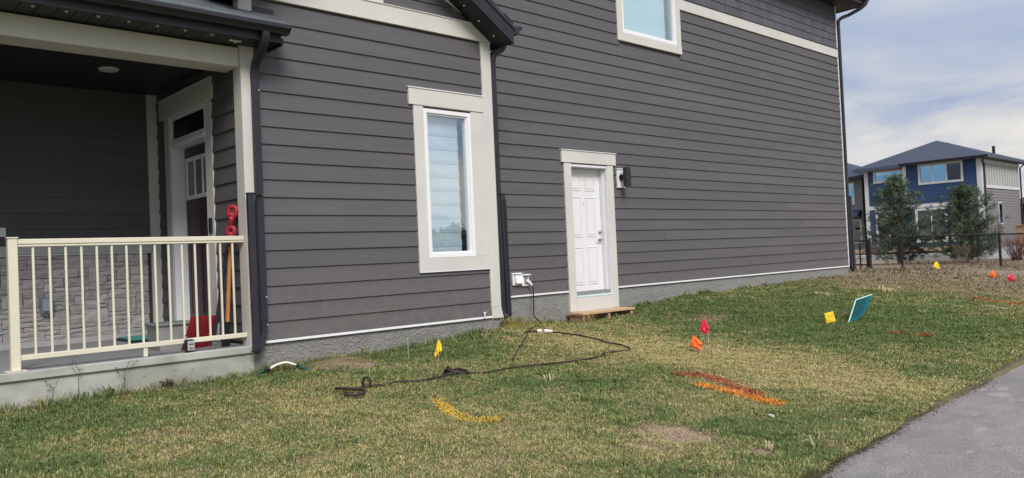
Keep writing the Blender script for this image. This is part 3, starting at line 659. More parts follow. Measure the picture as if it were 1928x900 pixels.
ob = part(MB().cbox(2.05, 2.17, YB-.13, YB-.055, .33, .50, .008), 'porch_outlet_box', mat('smoky_cover', (.20, .24, .30), .25, .1)); ob['label'] = 'smoky grey outlet cover on the stone wall'
MB().cbox(2.065, 2.155, YB-.15, YB-.131, .35, .48, .008).build('lid', mat('smoky_lid', (.30, .36, .43), .15, .1), ob)
part(MB().cbox(1.62, 1.76, YB-.05, YB-.024, 1.17, 1.27, .004), 'porch_outlet_box', m_white)
# ceiling, beam, eave
ceil = part(MB().box(-2.5, 3.36, .30, YB, 2.87, 2.90), 'porch_ceiling', m_soffit)
for i in range(26):
    y0 = .305+i*.0825; MB().cbox(-2.5, 3.34, y0+.002, min(y0+.0805, YB-.03), 2.858, 2.8695, .003).build('ceiling_panel', m_soffit, ceil)
pl = MB(); pl.tube([(2.53, 1.35, 2.857), (2.53, 1.35, 2.842)], [.10, .092], 28); plo = pl.build('pot_light', m_puck, ceil, smooth=False)
plo['label'] = 'round white pot light in the porch ceiling'
MB().tube([(2.53, 1.35, 2.8415), (2.53, 1.35, 2.838)], [.066, .066], 24).build('pot_light_lens', mat('lens', (.5, .5, .48), .3), ceil)
board('porch_beam', -2.5, 3.332, .0, .30, 2.705, 2.895)
part(MB().box(-2.5, 3.372, .02, .12, 2.91, 3.19), 'porch_gable_fill', m_back)
sof = part(MB().box(-2.5, 3.62, -.318, .0, 2.920, 2.938), 'porch_soffit', m_soffit)
x = -.6
while x < 3.60:
    x2 = min(x+.135, 3.618); MB().cbox(x+.0025, x2-.0025, -.317, -.033 if x2 > 3.3 else .0, 2.908, 2.9195, .003).build('soffit_panel', m_soffit, sof); x = x2
for i in range(9):
    xx = 1.03+i*.242; MB().cyl((xx, -.262, 2.9075), (xx, -.262, 2.896), .013, .011, 12).build('soffit_light', m_puck, sof)
MB().cbox(3.16, 3.28, -.21, -.18, 2.892, 2.9075, .004).cyl((3.22, -.195, 2.892), (3.22, -.195, 2.880), .012).build('cable_clip', m_puck, sof)
part(MB().cbox(-2.5, 3.622, -.340, -.319, 2.904, 2.985, .003), 'fascia', m_dark)
part(MB().cbox(-2.5, 3.622, -.338, -.319, 2.986, 3.06, .003), 'fascia', m_dark)
part(MB().cbox(3.6225, 3.645, -.335, -.026, 2.884, 2.955, .003), 'rake_fascia', m_dark)
gy = [(-.341, 3.057), (-.341, 2.975), (-.415, 2.975), (-.425, 2.992), (-.462, 3.022), (-.462, 3.057), (-.452, 3.057), (-.452, 3.028), (-.417, 3.000), (-.409, 2.985), (-.351, 2.985), (-.351, 3.057)]
pg = part(MB().prism([(0, a, b) for a, b in gy], (-2.5, 0, 0), (3.665, 0, 0)), 'gutter', m_dark)
MB().prism([(0, a, b) for a, b in gy[:6]], (3.6655, 0, 0), (3.672, 0, 0)).build('end_cap', m_dark, pg)
# porch roof deck and shingle courses
rz = lambda y: 3.075+.5*(y+.40)
def rslab(x0, x1, y0, y1, d0, d1): return MB().prism([(0, y0, rz(y0)+d0), (0, y1, rz(y1)+d0), (0, y1, rz(y1)+d1), (0, y0, rz(y0)+d1)], (x0, 0, 0), (x1, 0, 0))
prf = part(rslab(-2.5, 3.66, -.40, -.036, -.03, -.002), 'porch_roof', m_shingle)
rslab(-2.5, 3.33, -.0355, 3.0, -.03, -.002).build('roof_deck', m_shingle, prf)
rd = random.Random(2)
for c in range(16):
    y0 = -.425+c*.135; y1 = y0+.15; xr = 3.69 if y0 < -.12 else 3.333
    if y0 < -.03 < y1 and xr > 3.4: y1 = -.037
    x = .9-rd.random()*.2
    while x < xr-.02:
        w = rd.choice((.17, .23, .3)); x2 = min(x+w, xr); t = rd.choice((.006, .009, .013))
        rslab(x+.002, x2-.002, y0, y1, .001*c % .003+.002, .004+t).build('shingle', m_shingle, prf); x = x2
part(MB().prism([(0, -.034, rz(-.034)+.01), (0, -.11, rz(-.11)+.022), (0, -.11, rz(-.11)+.016), (0, -.039, rz(-.034)), ], (3.476, 0, 0), (3.70, 0, 0)), 'flashing', m_dark)
part(MB().cbox(3.476, 3.70, -.040, -.030, rz(-.03)+.012, rz(-.03)+.062, .002), 'flashing', m_dark)
# front door (recessed, in the side wall)
XD = 3.50
fd = part(MB().cbox(XD, XD+.04, .975, 1.945, .01, 2.150, .003), 'front_door', m_maroon); fd['label'] = 'dark maroon front door with three small panes'
for (y0, y1) in ((1.06, 1.42), (1.50, 1.86)): panel(y0, y1, .22, 1.42, XD, fd, m_maroon, 'y')
lf = MB()
for b in ((1.13, 1.885, 1.545, 1.59), (1.13, 1.885, 1.985, 2.03), (1.13, 1.175, 1.591, 1.984), (1.84, 1.885, 1.591, 1.984), (1.385, 1.41, 1.591, 1.984), (1.61, 1.635, 1.591, 1.984)): lf.cbox(XD-.018, XD-.0005, b[0], b[1], b[2], b[3], .003)
lf.build('lite_frame', m_white, fd)
for (y0, y1) in ((1.176, 1.384), (1.411, 1.609), (1.636, 1.839)):
    MB().box(XD-.006, XD-.001, y0, y1, 1.592, 1.983).build('pane', mat('obscure_glass', (.16, .18, .19), .12, .1, 8), fd)
fo = part(MB().cbox(3.345, 3.372, .76, .915, -.03, 2.52, .004), 'front_door_frame', m_trim)
MB().cbox(3.345, 3.372, 1.995, 2.15, -.03, 2.52, .004).build('side_board', m_trim, fo)
MB().cbox(3.335, 3.372, .715, 2.277, 2.521, 2.74, .004).build('head_board', m_trim, fo)
MB().cbox(3.325, 3.372, .705, 2.287, 2.741, 2.757, .002).build('head_cap', m_trim, fo)
jb = MB()
for b in ((.916, .955), (1.955, 1.994)): jb.cbox(3.350, 3.54, b[0], b[1], -.03, 2.52, .003)
jb.cbox(3.352, 3.54, .956, 1.954, 2.492, 2.52, .003).cbox(3.345, 3.54, .956, 1.954, 2.155, 2.225, .004); jb.cbox(3.335, 3.36, .93, 1.98, 2.17, 2.20, .003)
jb.build('jamb', m_jamb, fo)
MB().cbox(3.358, 3.40, .956, .985, 2.226, 2.491, .003).cbox(3.358, 3.40, 1.925, 1.954, 2.226, 2.491, .003).cbox(3.358, 3.40, .986, 1.924, 2.470, 2.491, .003).cbox(3.358, 3.40, .986, 1.924, 2.226, 2.252, .003).build('transom_frame', m_jamb, fo)
MB().box(3.370, 3.377, .986, 1.924, 2.2525, 2.4695).build('transom_pane', m_glassd, fo)
MB().cbox(3.335, 3.54, .956, 1.954, -.034, .008, .004).build('sill', m_sill, fo)
part(MB().box(3.56, 3.6, .9, 2.0, 0, 2.6), 'door_backing', m_room)
db = part(MB().cbox(3.318, 3.345, .81, .86, 1.11, 1.27, .005), 'doorbell', m_black); MB().cbox(3.326, 3.3445, .861, .885, 1.115, 1.265, .004).build('backplate', m_white, db)

# ---- main eave at the top of the far corner
me_ = part(MB().box(3.0, 18.62, .235, D-.026, 6.205, 6.225).box(18.08, 18.62, D-.025, 9.2, 6.205, 6.225), 'main_soffit', m_soffit)
x = 14.0
while x < 18.6:
    MB().cbox(x+.003, min(x+.297, 18.61), .24, D-.028, 6.192, 6.2045, .003).build('soffit_panel', m_soffit, me_); x += .3
part(MB().cbox(3.0, 18.645, .21, .234, 6.19, 6.37, .003).cbox(18.621, 18.645, .235, 9.2, 6.19, 6.37, .003), 'fascia', m_dark)
gm = [(a+.548, b+3.33) for a, b in gy]
g2 = part(MB().prism([(0, a, b) for a, b in gm], (3.0, 0, 0), (18.66, 0, 0)), 'gutter', m_dark)
MB().prism([(0, a, b) for a, b in gm[:6]], (18.6605, 0, 0), (18.668, 0, 0)).build('end_cap', m_dark, g2)
part(MB().prism([(0, .13, 6.40), (0, 4.9, 8.6), (0, 9.7, 6.40)], (2.6, 0, 0), (18.7, 0, 0)), 'main_roof', m_shingle)
# ---- downspouts (with their hinged extensions folded up)
def bend(a, b, c, n=6):
    a, b, c = Vector(a), Vector(b), Vector(c); return [(a*(1-t)**2+b*2*t*(1-t)+c*t*t) for t in [i/n for i in range(n+1)]]
def ribs(mb, x0, x1, yf, z0, z1, n=2):
    for i in range(n):
        xx = x0+(x1-x0)*(i+1)/(n+1); mb.cbox(xx-.006, xx+.006, yf-.005, yf+.001, z0, z1, .002)
ds = MB(); ds.rtube(bend((3.435, -.385, 2.98), (3.435, -.385, 2.89), (3.44, -.28, 2.83))+bend((3.45, -.16, 2.765), (3.460, -.065, 2.71), (3.460, -.065, 2.60)), .072, .062, (1, 0, 0))
d1 = part(MB().rtube([(3.460, -.065, 2.598), (3.455, -.065, .17)], .068, .055, (1, 0, 0)), 'downspout', m_down)
ds.build('elbow', m_down, d1)
MB().cbox(3.428, 3.492, -.098, -.092, .2, 2.56, .002).build('face_rib', m_down, d1)
el = MB(); el.rtube(bend((3.455, -.066, .168), (3.455, -.066, -.02), (3.345, -.12, -.085), 8), .072, .06, (0, 1, 0)); el.build('shoe', m_down, d1)
rb = MB()
for i in range(6):
    a = i/5; p = bend((3.455, -.066, .16), (3.455, -.066, -.02), (3.345, -.12, -.085), 5)[i]; rb.cbox(p.x-.039, p.x+.039, p.y-.037, p.y+.034, p.z-.004, p.z+.004, .002)
rb.build('shoe_rib', m_down, d1)
ex = MB(); ex.rtube([(3.346, -.135, -.075), (3.344, -.12, 1.44)], .064, .056, (1, 0, 0)); exo = ex.build('extension', m_down, d1)
MB().cbox(3.308, 3.382, -.152, -.09, 1.441, 1.452, .002).cbox(3.383, 3.47, -.13, -.095, 1.432, 1.448, .002).build('hinge_strap', m_dark, d1)
sc = MB()
for (x_, z_) in ((3.485, 2.47), (3.478, 1.44), (3.484, .43), (3.484, .16), (3.37, -.075)): sc.cyl((x_, -.098, z_), (x_, -.106, z_), .008, .006, 8)
sc.build('screw', m_screw, d1)
d2o = part(MB().rtube([(6.672, -.008, 3.20), (6.662, -.008, .05)], .080, .060, (1, 0, 0)), 'downspout', m_down)
ds = MB(); ds.rtube(bend((6.84, -.06, 3.505), (6.845, -.06, 3.40), (6.78, -.04, 3.36))+bend((6.74, -.03, 3.34), (6.674, -.008, 3.30), (6.672, -.008, 3.2)), .070, .074, (0, 1, 0)); ds.build('elbow', m_down, d2o)
el = MB(); el.rtube(bend((6.662, -.008, .05), (6.665, -.008, -.02), (6.72, -.04, -.03), 7), .058, .055, (0, 1, 0)); el.build('shoe', m_down, d2o)
ex = MB(); ex.rtube([(6.735, -.045, -.035), (6.722, -.03, 1.515)], .068, .055, (1, 0, 0)); ribs(ex, 6.70, 6.765, -.074, .0, 1.45); ex.build('extension', m_down, d2o)
MB().cbox(6.64, 6.765, -.06, .0, 1.516, 1.528, .002).build('hinge_strap', m_dark, d2o)
MB().cbox(6.648, 6.682, -.044, -.037, .1, 3.15, .002).build('face_rib', m_down, d2o)
d3o = part(MB().rtube([(18.125, .66, 5.83), (18.115, .66, .25)], .075, .06, (1, 0, 0)), 'downspout', m_down)
ds = MB(); ds.rtube(bend((18.55, .16, 6.28), (18.55, .16, 6.20), (18.45, .30, 6.10))+bend((18.30, .50, 5.98), (18.125, .66, 5.92), (18.125, .66, 5.82)), .075, .06, (.7, -.7, 0)); ds.build('elbow', m_down, d3o)
ex = MB(); ex.rtube([(18.215, .64, .08), (18.19, .64, 1.78)], .09, .065, (1, 0, 0)); ex.build('extension', m_down, d3o)
el = MB(); el.rtube(bend((18.115, .66, .25), (18.12, .66, .06), (18.20, .64, .06), 6), .07, .06, (0, 1, 0)); el.build('shoe', m_down, d3o)

# ------------------------------------------------------------------ porch railing
rl = thing('porch_railing', (2.35, .06, -.034), 'cream metal railing with thin square balusters along the porch edge', 'railing')
RY = .06
MB().cbox(1.345, 1.415, RY-.035, RY+.035, -.028, 1.045, .004).build('post', m_rail, rl)
MB().cbox(1.305, 1.455, RY-.07, RY+.07, -.034, -.0285, .002).build('base_plate', m_rail, rl)
MB().cbox(1.338, 1.422, RY-.042, RY+.042, 1.046, 1.058, .004).build('post_cap', m_rail, rl)
MB().cbox(1.416, 3.334, RY-.027, RY+.027, .998, 1.042, .005).build('top_rail', m_rail, rl)
MB().cbox(1.416, 3.334, RY-.02, RY+.02, .978, .9975, .003).build('rail_channel', m_rail, rl)
MB().cbox(1.416, 3.334, RY-.024, RY+.024, .048, .092, .004).build('bottom_rail', m_rail, rl)
MB().cbox(2.37, 2.405, RY-.017, RY+.017, -.033, .0475, .003).build('support_foot', m_rail, rl)
bal = None
for i in range(15):
    xx = 1.528+i*.1212
    if bal is None: bal = MB().cbox(xx-.009, xx+.009, RY-.009, RY+.009, .0925, .9775, .002).build('baluster', m_rail, rl, loc=(xx, RY, .0925))
    else: like(bal, rl, (xx, RY, .0925))
# lock box hung on the bottom rail
lb = thing('lock_box', (2.755, RY-.06, .06), 'black and grey key lock box hung on the bottom railing bar', 'lock box')
MB().cbox(2.715, 2.80, RY-.078, RY-.035, -.025, .085, .01).build('body', m_black, lb)
MB().cbox(2.735, 2.798, RY-.084, RY-.0785, -.015, .072, .004).build('face', mat('lock_face', (.42, .42, .43), .4), lb)
MB().cbox(2.745, 2.788, RY-.088, RY-.0845, .035, .05, .002).cbox(2.745, 2.788, RY-.088, RY-.0845, .0, .012, .002).build('dial', mat('lock_dial', (.12, .12, .13), .4), lb)
MB().tube([(2.735, RY-.055, .085), (2.735, RY-.052, .11), (2.74, RY-.03, .125), (2.745, RY+.03, .12), (2.745, RY+.035, .06)], .006, 8).build('shackle', m_metal, lb)

# ------------------------------------------------------------------ shovels
def dgrip(mb, c, ax, w, h):
    """D grip on a socket; ax = up direction of the handle"""
    c = Vector(c); ax = Vector(ax).normalized(); sd_ = Vector((.70, -.71, 0)); sd_ = (sd_-ax*sd_.dot(ax)).normalized()
    mb.tube([c-ax*.10, c-ax*.02, c+ax*.012], [.020, .026, .036], 10)
    ring = [(-.10, .06), (-.42, .30), (-.50, .68), (-.40, .97), (0, 1.05), (.40, .97), (.50, .68), (.42, .30), (.10, .06), (-.10, .06)]
    mb.tube([c+sd_*a*w+ax*b*h for a, b in ring], .023, 9)
    mb.tube([c, c+ax*h*.30, c+ax*h*.52], [.030, .034, .026], 8)
sv = thing('snow_shovel', (3.10, .36, -.034), 'snow shovel with a wide ribbed red scoop and dark handle, leaning behind the railing', 'shovel')
top = Vector((3.275, .184, 1.19)); bot = Vector((3.115, .24, .20)); ax = (top-bot).normalized()
MB().tube([bot-ax*.12, bot, top], [.017, .017, .015], 10).build('shaft', mat('teal_black_shaft', (.020, .028, .036), .35), sv, smooth=False)
g = MB(); dgrip(g, top+ax*.035, ax, .082, .112); g.build('grip', m_red, sv, smooth=True)
def scoop():
    # wide curved scoop: section curve swept across width; faces left-front
    c0 = Vector((2.975, .25, .105)); w = Vector((.93, .36, -.03)).normalized(); 
    up = Vector((-.10, .10, 1)).normalized(); nn = w.cross(up).normalized()
    if nn.y > 0: nn = -nn
    n = 12; k = 18; vs = []; H = .30; Wd = .36
    for i in range(n+1):
        t = i/n; a = t*1.5
        for j in range(k+1):
            u = j/k-.5; rib = .011*math.cos(j*math.pi) if 1 < j < k-1 else 0
            p = c0+w*u*Wd+up*(H*(t-.45))+nn*(.12*(1-math.cos(a*.9))-.11*(1-t)**2+rib)
            vs.append(p)
    fs = [(i*(k+1)+j, i*(k+1)+j+1, (i+1)*(k+1)+j+1, (i+1)*(k+1)+j) for i in range(n) for j in range(k)]
    m = len(vs); vs2 = [p-nn*.006 for p in vs]; vs = vs+vs2; fs += [tuple(a+m for a in f[::-1]) for f in fs]
    for i in range(n):
        for j in (0, k):
            a = i*(k+1)+j; b = (i+1)*(k+1)+j; fs.append((a, b, b+m, a+m))
    for j in range(k):
        for i in (0, n):
            a = i*(k+1)+j; b = a+1; fs.append((a, b, b+m, a+m))
    MB().add(vs, fs).build('scoop', m_red, sv)
    e = MB(); e.tube([c0+w*u*Wd*1.01+up*(H*-.47)-nn*.105 for u in (-.5, 0, .5)], .010, 6); e.build('wear_strip', mat('worn_strip', (.30, .02, .03), .6), sv)
scoop()
wv = thing('shovel', (3.24, .32, -.034), 'garden shovel with wooden handle and black ferrule, standing against the corner post', 'shovel')
top = Vector((3.375, .335, 1.03)); top = Vector((3.262, .18, 1.02)); bot = Vector((3.205, .19, .20)); ax = (top-bot).normalized()
MB().tube([bot, top], [.021, .018], 12).build('handle', m_wood, wv, smooth=False)
g = MB(); dgrip(g, top+ax*.02, ax, .075, .09); g.build('grip', m_red, wv, smooth=True)
MB().tube([bot-ax*.12, bot+ax*.005], [.019, .023], 10).build('ferrule', m_black, wv)
bl = MB(); b0 = bot-ax*.11
bl.hexa([b0+Vector((-.06, -.012, -.12)), b0+Vector((.02, -.012, -.12)), b0+Vector((.02, .0, -.12)), b0+Vector((-.06, .0, -.12)), b0+Vector((-.05, -.01, .02)), b0+Vector((.04, -.01, .02)), b0+Vector((.04, .01, .02)), b0+Vector((-.05, .01, .02))]); bl.build('blade', m_black, wv)
mt = thing('door_mat', (3.05, 2.05, -.034), 'thin teal mat on the porch floor beside the front door', 'mat')
MB().cbox(2.78, 3.33, 1.72, 2.30, -.034, -.014, .005).build('mat_base', m_black, mt)
MB().cbox(2.80, 3.31, 1.74, 2.28, -.0135, .0, .004).build('mat_top', mat('teal_rubber', (.03, .30, .28), .5), mt)
bx = thing('storage_bin', (2.78, .62, -.034), 'low grey plastic bin with a lid, behind the railing beside the red scoop', 'bin')
MB().hexa([(2.64, .42, -.034), (2.95, .42, -.034), (2.95, .72, -.034), (2.64, .72, -.034), (2.62, .40, .20), (2.97, .40, .20), (2.97, .74, .20), (2.62, .74, .20)]).build('tub', mat('grey_plastic', (.30, .30, .29), .55), bx)
MB().cbox(2.60, 2.99, .38, .76, .2005, .225, .008).build('lid', mat('grey_lid', (.22, .23, .23), .5), bx)

# ------------------------------------------------------------------ step below the side door
sp = thing('wooden_step', (9.2, .5, -.24), 'low raw timber step below the white side door', 'step')
for i, (y0, y1) in enumerate(((.345, .505), (.511, .66))): MB().cbox(8.545, 9.76, y0, y1, -.183, -.150, .004).build('tread_board', m_lumber, sp)
for xx in (8.60, 9.17, 9.70): MB().cbox(xx-.02, xx+.02, .37, .65, -.33, -.1835, .004).build('leg', m_lumber, sp)

# ------------------------------------------------------------------ cords, sprinkler
def smooth_path(pts, n=6):
    out = []; P = [Vector(p) for p in pts]
    for i in range(len(P)-1):
        p0, p1, p2, p3 = P[max(i-1, 0)], P[i], P[i+1], P[min(i+2, len(P)-1)]
        for k in range(n):
            t = k/n; out.append(.5*((2*p1)+(p2-p0)*t+(2*p0-5*p1+4*p2-p3)*t*t+(3*p1-p0-3*p2+p3)*t**3))
    return out+[P[-1]]
c1 = thing('extension_cord', (7.75, D-.06, .30), 'dark extension cord hanging from the outlet cover down into the grass', 'cord')
pts = [(7.775, D-.06, .34), (7.80, D-.10, .30), (7.805, D-.11, .22), (7.79, D-.12, 0), (7.755, D-.16, -.13), gp(7.55, .2, .03), gp(6.9, -.25, .02), gp(6.2, -.85, .015), gp(5.75, -1.2, .018), gp(5.42, -1.50, .005)]
MB().tube(smooth_path(pts, 8), .009, 7).build('cable', m_cord, c1, smooth=True)
MB().tube([(7.735, D-.05, .375), (7.775, D-.075, .345), (7.797, D-.10, .30)], [.02, .022, .012], 10).build('plug', m_white, c1)
c2 = thing('extension_cord', gp(5.0, -1.6), 'dark extension cord lying across the lawn with a white end and a tangled coil', 'cord')
raw = [(6.949, -.589), (7.038, -.86), (7.057, -1.184), (6.95, -1.478), (6.93, -1.70), (6.779, -1.93), (6.428, -1.882), (6.25, -1.95), (5.998, -1.891), (5.655, -1.769), (5.318, -1.658), (5.001, -1.60), (4.83, -1.50), (4.72, -1.53), (4.63, -1.46), (4.72, -1.35), (4.84, -1.40), (4.80, -1.53), (4.66, -1.52), (4.66, -1.40), (4.80, -1.36), (4.85, -1.46), (4.70, -1.50), (4.479, -1.461), (4.3, -1.44), (4.181, -1.371), (4.0, -1.36)]
ca_ = [(4.75+CR.x*.125*math.cos(a)*(1-.1*k)+CF.x*.062*math.sin(a)+random.uniform(-.012, .012), -1.44+CR.y*.125*math.cos(a)*(1-.1*k)+CF.y*.062*math.sin(a)+random.uniform(-.012, .012)) for k in range(3) for a in [q*.785 for q in range(8)]]
raw = raw[:11]+[(5.001, -1.60), (4.9, -1.56)]+ca_+raw[-4:]
ht = [.026]*len(raw)
for i in range(13, 13+len(ca_)): ht[i] = .028+.012*((i-13)//8)+(.035 if (i-13) % 8 == 5 and i > 20 else 0)
MB().tube(smooth_path([gp(x, y, h+.004*math.sin(i*2.1)) for i, ((x, y), h) in enumerate(zip(raw, ht))], 8), .009, 7).build('cable', m_cord, c2, smooth=True)
MB().tube([gp(6.949, -.589, .035), gp(6.90, -.55, .037), gp(6.86, -.535, .035)], [.015, .021, .019], 10).build('plug', m_white, c2)
c3 = thing('extension_cord', gp(6.83, -.5), 'short white socket end of a cord lying beside the white plug in the grass', 'cord end')
MB().tube([gp(6.78, -.495, .03), gp(6.83, -.515, .04)], [.017, .019], 10).build('socket', m_white, c3)
MB().tube(smooth_path([gp(6.78, -.495, .03), gp(6.70, -.46, .025), gp(6.6, -.45, .015)], 4), .009, 6).build('cable', m_cord, c3)
h1 = thing('hose_piece', gp(3.6, -1.4), 'short brown hose end bent into a hook on the dry grass', 'hose')
MB().tube(smooth_path([gp(3.56, -1.22, .04), gp(3.62, -1.33, .045), gp(3.69, -1.44, .045), gp(3.66, -1.53, .04), gp(3.57, -1.52, .035), gp(3.52, -1.47, .04), gp(3.55, -1.42, .035)], 7), .014, 8).build('hose', m_cord, h1, smooth=True)
h2 = thing('hose_piece', gp(3.83, -1.33), 'small upright loop of brown hose in the grass', 'hose')
cc = gp(3.83, -1.30, .055); lp = [cc+CR*math.cos(a)*.035+CU*math.sin(a)*.05+CF*.012*a*.3 for a in [i*.5-1.6 for i in range(13)]]
MB().tube([gp(3.98, -1.37, .02), gp(3.90, -1.35, .03)]+lp+[gp(3.75, -1.30, .02)], .012, 7).build('hose', m_cord, h2, smooth=True)
spk = thing('lawn_sprinkler', gp(3.5, -.16), 'oscillating lawn sprinkler with a curved white bar and green feet, beside the foundation', 'sprinkler')
g0 = gp(3.43, -.19, .06); g1 = gp(3.72, -.21, .055)
MB().tube(smooth_path([g0, g0.lerp(g1, .3)+CU*.035, g0.lerp(g1, .62)+CU*.045, g0.lerp(g1, .85)+CU*.022, g1+CU*.005], 6), .0115, 8).build('spray_bar', mat('white_bar', (.78, .77, .66), .4), spk, smooth=True)
m_grn = mat('green_plastic', (.012, .085, .075), .45)
for c, sgn in ((g0, -1), (g1, 1)):
    ft = MB()
    for a in (-.5, 0, .5, 1.0): ft.tube([c, c+CR*sgn*.02+CU*.0, c+CR*sgn*(.04+.09*abs(math.cos(a)))+CF*.09*math.sin(a)-CU*.05], [.012, .012, .007], 6)
    ft.build('foot', m_grn, spk)
MB().cyl(g0-CR*.03, g0+CR*.02, .022).cyl(g1-CR*.012, g1+CR*.022, .018).build('motor_hub', m_black, spk)

# ------------------------------------------------------------------ utility flags
def flag(name, label, base, poly, stake_top, m, fold=.02, wire=True):
    """poly: (right, up) offsets in metres from the base point, in the vertical plane facing the lawn; fold gives depth"""
    base = Vector(base); t = thing(name, base, label, 'marker flag', 'utility marker flags in the lawn')
    def P(u, v, dpt=0): return base+CR*u+CU*v+CF*dpt
    if wire: MB().tube([P(0, -.05), P(stake_top[0]*.5, stake_top[1]*.5, .004), P(*stake_top)], .0032, 5).build('stake', m_screw, t)
    n = len(poly); fold *= .55; cx = sum(p[0] for p in poly)/n; cy = sum(p[1] for p in poly)/n; poly = [(cx+(p[0]-cx)*1.14, cy+(p[1]-cy)*1.14+.008) for p in poly]
    vs = []; 
    ring = [(p[0], p[1], fold*math.sin(i*2.4)) for i, p in enumerate(poly)]; mid = [((p[0]+cx)/2, (p[1]+cy)/2, -fold*.9+fold*.7*math.cos(i*1.9)) for i, p in enumerate(poly)]
    for s_ in (0, .0012):
        vs += [P(a, b, c+s_) for a, b, c in ring]+[P(a, b, c+s_) for a, b, c in mid]+[P(cx, cy, -fold*.7+s_)]
    fs = []; k = 2*n+1
    for o in (0, k):
        for i in range(n):
            j = (i+1) % n; q = [(o+i, o+j, o+n+j, o+n+i), (o+n+i, o+n+j, o+2*n)]
            fs += q if o == 0 else [f[::-1] for f in q]
    for i in range(n): j = (i+1) % n; fs.append((j, i, k+i, k+j))
    MB().add(vs, fs).build('flag', m, t); return t
mf_red = mat('red_flag', (.62, .016, .05), .5, .06); mf_or = mat('orange_flag', (.90, .13, .02), .5, .06); mf_ye = mat('yellow_flag', (.86, .58, .02), .5, .06)
s1 = 9.47/1487
flag('marker_flag', 'red marker flag behind the orange one, middle of the lawn', gp(8.132, -2.032, .0), [((a-1336)*s1, (656-b)*s1) for a, b in ((1329.5, 610.5), (1334, 616), (1339.5, 629), (1338, 634), (1334, 637.5), (1328, 635), (1322.5, 628), (1326, 619))], (.015, .17), mf_red)
s1 = 8.73/1487
flag('marker_flag', 'bright orange marker flag in front of the red one, middle of the lawn', gp(7.451, -2.402, .0), [((a-1331)*s1, (666-b)*s1) for a, b in ((1316, 635), (1323, 640), (1331.5, 650), (1330, 654), (1328, 660.5), (1319, 657.5), (1310, 653), (1313, 644))], (-.012, .09), mf_or, .03)
s1 = 8.33/1487
flag('marker_flag', 'drooping yellow marker flag close to the house foundation', gp(5.064, -.751, .0), [((a-829)*s1, (684-b)*s1) for a, b in ((830, 649), (834, 657), (835, 668), (833, 672), (831, 669), (828, 674), (823, 681), (822, 676), (824, 668), (827, 655))], (.005, .19), mf_ye, .02)
s1 = 19.66/1487
flag('marker_flag', 'small yellow marker flag near the black chain-link fence', gp(21.132, -.184, .0), [((a-1771)*s1, (512-b)*s1) for a, b in ((1764.5, 497), (1768, 496), (1771, 502), (1773, 508), (1768, 508), (1761, 504.5))], (0, .2), mf_ye, .03)
s1 = 16.53/1487
flag('marker_flag', 'orange marker flag on the bare ground at the right, left of the red one', gp(18.607, -2.106, .0), [((a-1871)*s1, (530-b)*s1) for a, b in ((1871, 512), (1876, 519), (1874, 526), (1869, 525), (1863.5, 522), (1867, 516))], (0, .2), mf_or, .03)
s1 = 15.94/1487
flag('marker_flag', 'red marker flag on the bare ground at the right edge', gp(18.207, -2.542, .0), [((a-1905)*s1, (535-b)*s1) for a, b in ((1904, 519), (1909, 526), (1910, 532), (1905, 533), (1898, 528), (1898, 524))], (0, .2), mf_red, .03)
s1 = 10.74/1487
flag('marker_flag', 'square yellow marker card on a wire, left of the teal lawn sign', gp(10.475, -2.465, .0), [((a-1571)*s1, (610-b)*s1) for a, b in ((1557.5, 591), (1565, 589.5), (1572, 588), (1574, 596), (1576, 604.5), (1568, 606), (1560.5, 607.5), (1559, 599))], (.03, .12), mf_ye, .008)
# teal lawn sign
ls = thing('lawn_sign', gp(10.739, -2.58), 'leaning teal notice board with rows of small dark text and a pale edge', 'sign')
b0 = gp(10.70, -2.58, .012); U = Vector(CR*.200+CF*.20+CU*.285); V = Vector(CR*.300+CF*.16+CU*.055); nrm = V.cross(U).normalized()
if nrm.dot(CAM-b0) < 0: nrm = -nrm
def SP(u, v, d=0): return b0+V*u+U*v+nrm*d
out_ = [(0, 0), (.62, 0), (.85, .12), (.97, .32), (1, .55), (1, 1), (0, 1)]
MB().prism([SP(u, v) for u, v in out_], (0, 0, 0), nrm*-.006).build('board', mat('teal_board', (.010, .110, .128), .75, .1, spec=.1), ls)
ed = MB(); ed.tube([SP(0, 0, .001), SP(0, 1, .001)], .008, 6); ed.tube([SP(0, 1, .001), SP(1, 1, .001)], .008, 6); ed.build('edge_strip', mat('pale_teal', (.45, .68, .66), .5), ls)
tx = MB(); rd = random.Random(5)
for i in range(11):
    v = .90-i*.078; u = .08; lim = rd.uniform(.5, .82) if v > .2 else .55
    while u < lim:
        w = rd.uniform(.04, .12); a = .5*.036
        tx.prism([SP(u, v, .001), SP(min(u+w, lim+.04), v, .001), SP(min(u+w, lim+.04), v+a*2.3, .001), SP(u, v+a*2.3, .001)], (0, 0, 0), nrm*.0015); u += w+.012
tx.build('text_lines', mat('sign_ink', (.003, .028, .042), .6), ls)
MB().tube([SP(.25, -.35, -.01), SP(.25, .8, -.012)], .004, 6).build('stake', m_screw, ls)
# bits of litter
def litter(x, y, dx, dy, label):
    t = thing('paper_scrap', gp(x, y), label, 'litter'); a = gp(x, y, .045); b = gp(x+dx, y+dy, .04); s_ = Vector((-dy, dx, 0))  .normalized()*.008
    MB().hexa([a-s_, b-s_*.5, b+s_*.5, a+s_, a-s_+CU*.006, b-s_*.5+CU*.012, b+s_*.5+CU*.012, a+s_+CU*.006]).build('scrap', m_white, t)
litter(5.56, -4.26, -.012, -.05, 'white paper scrap in the dark green grass near the path')

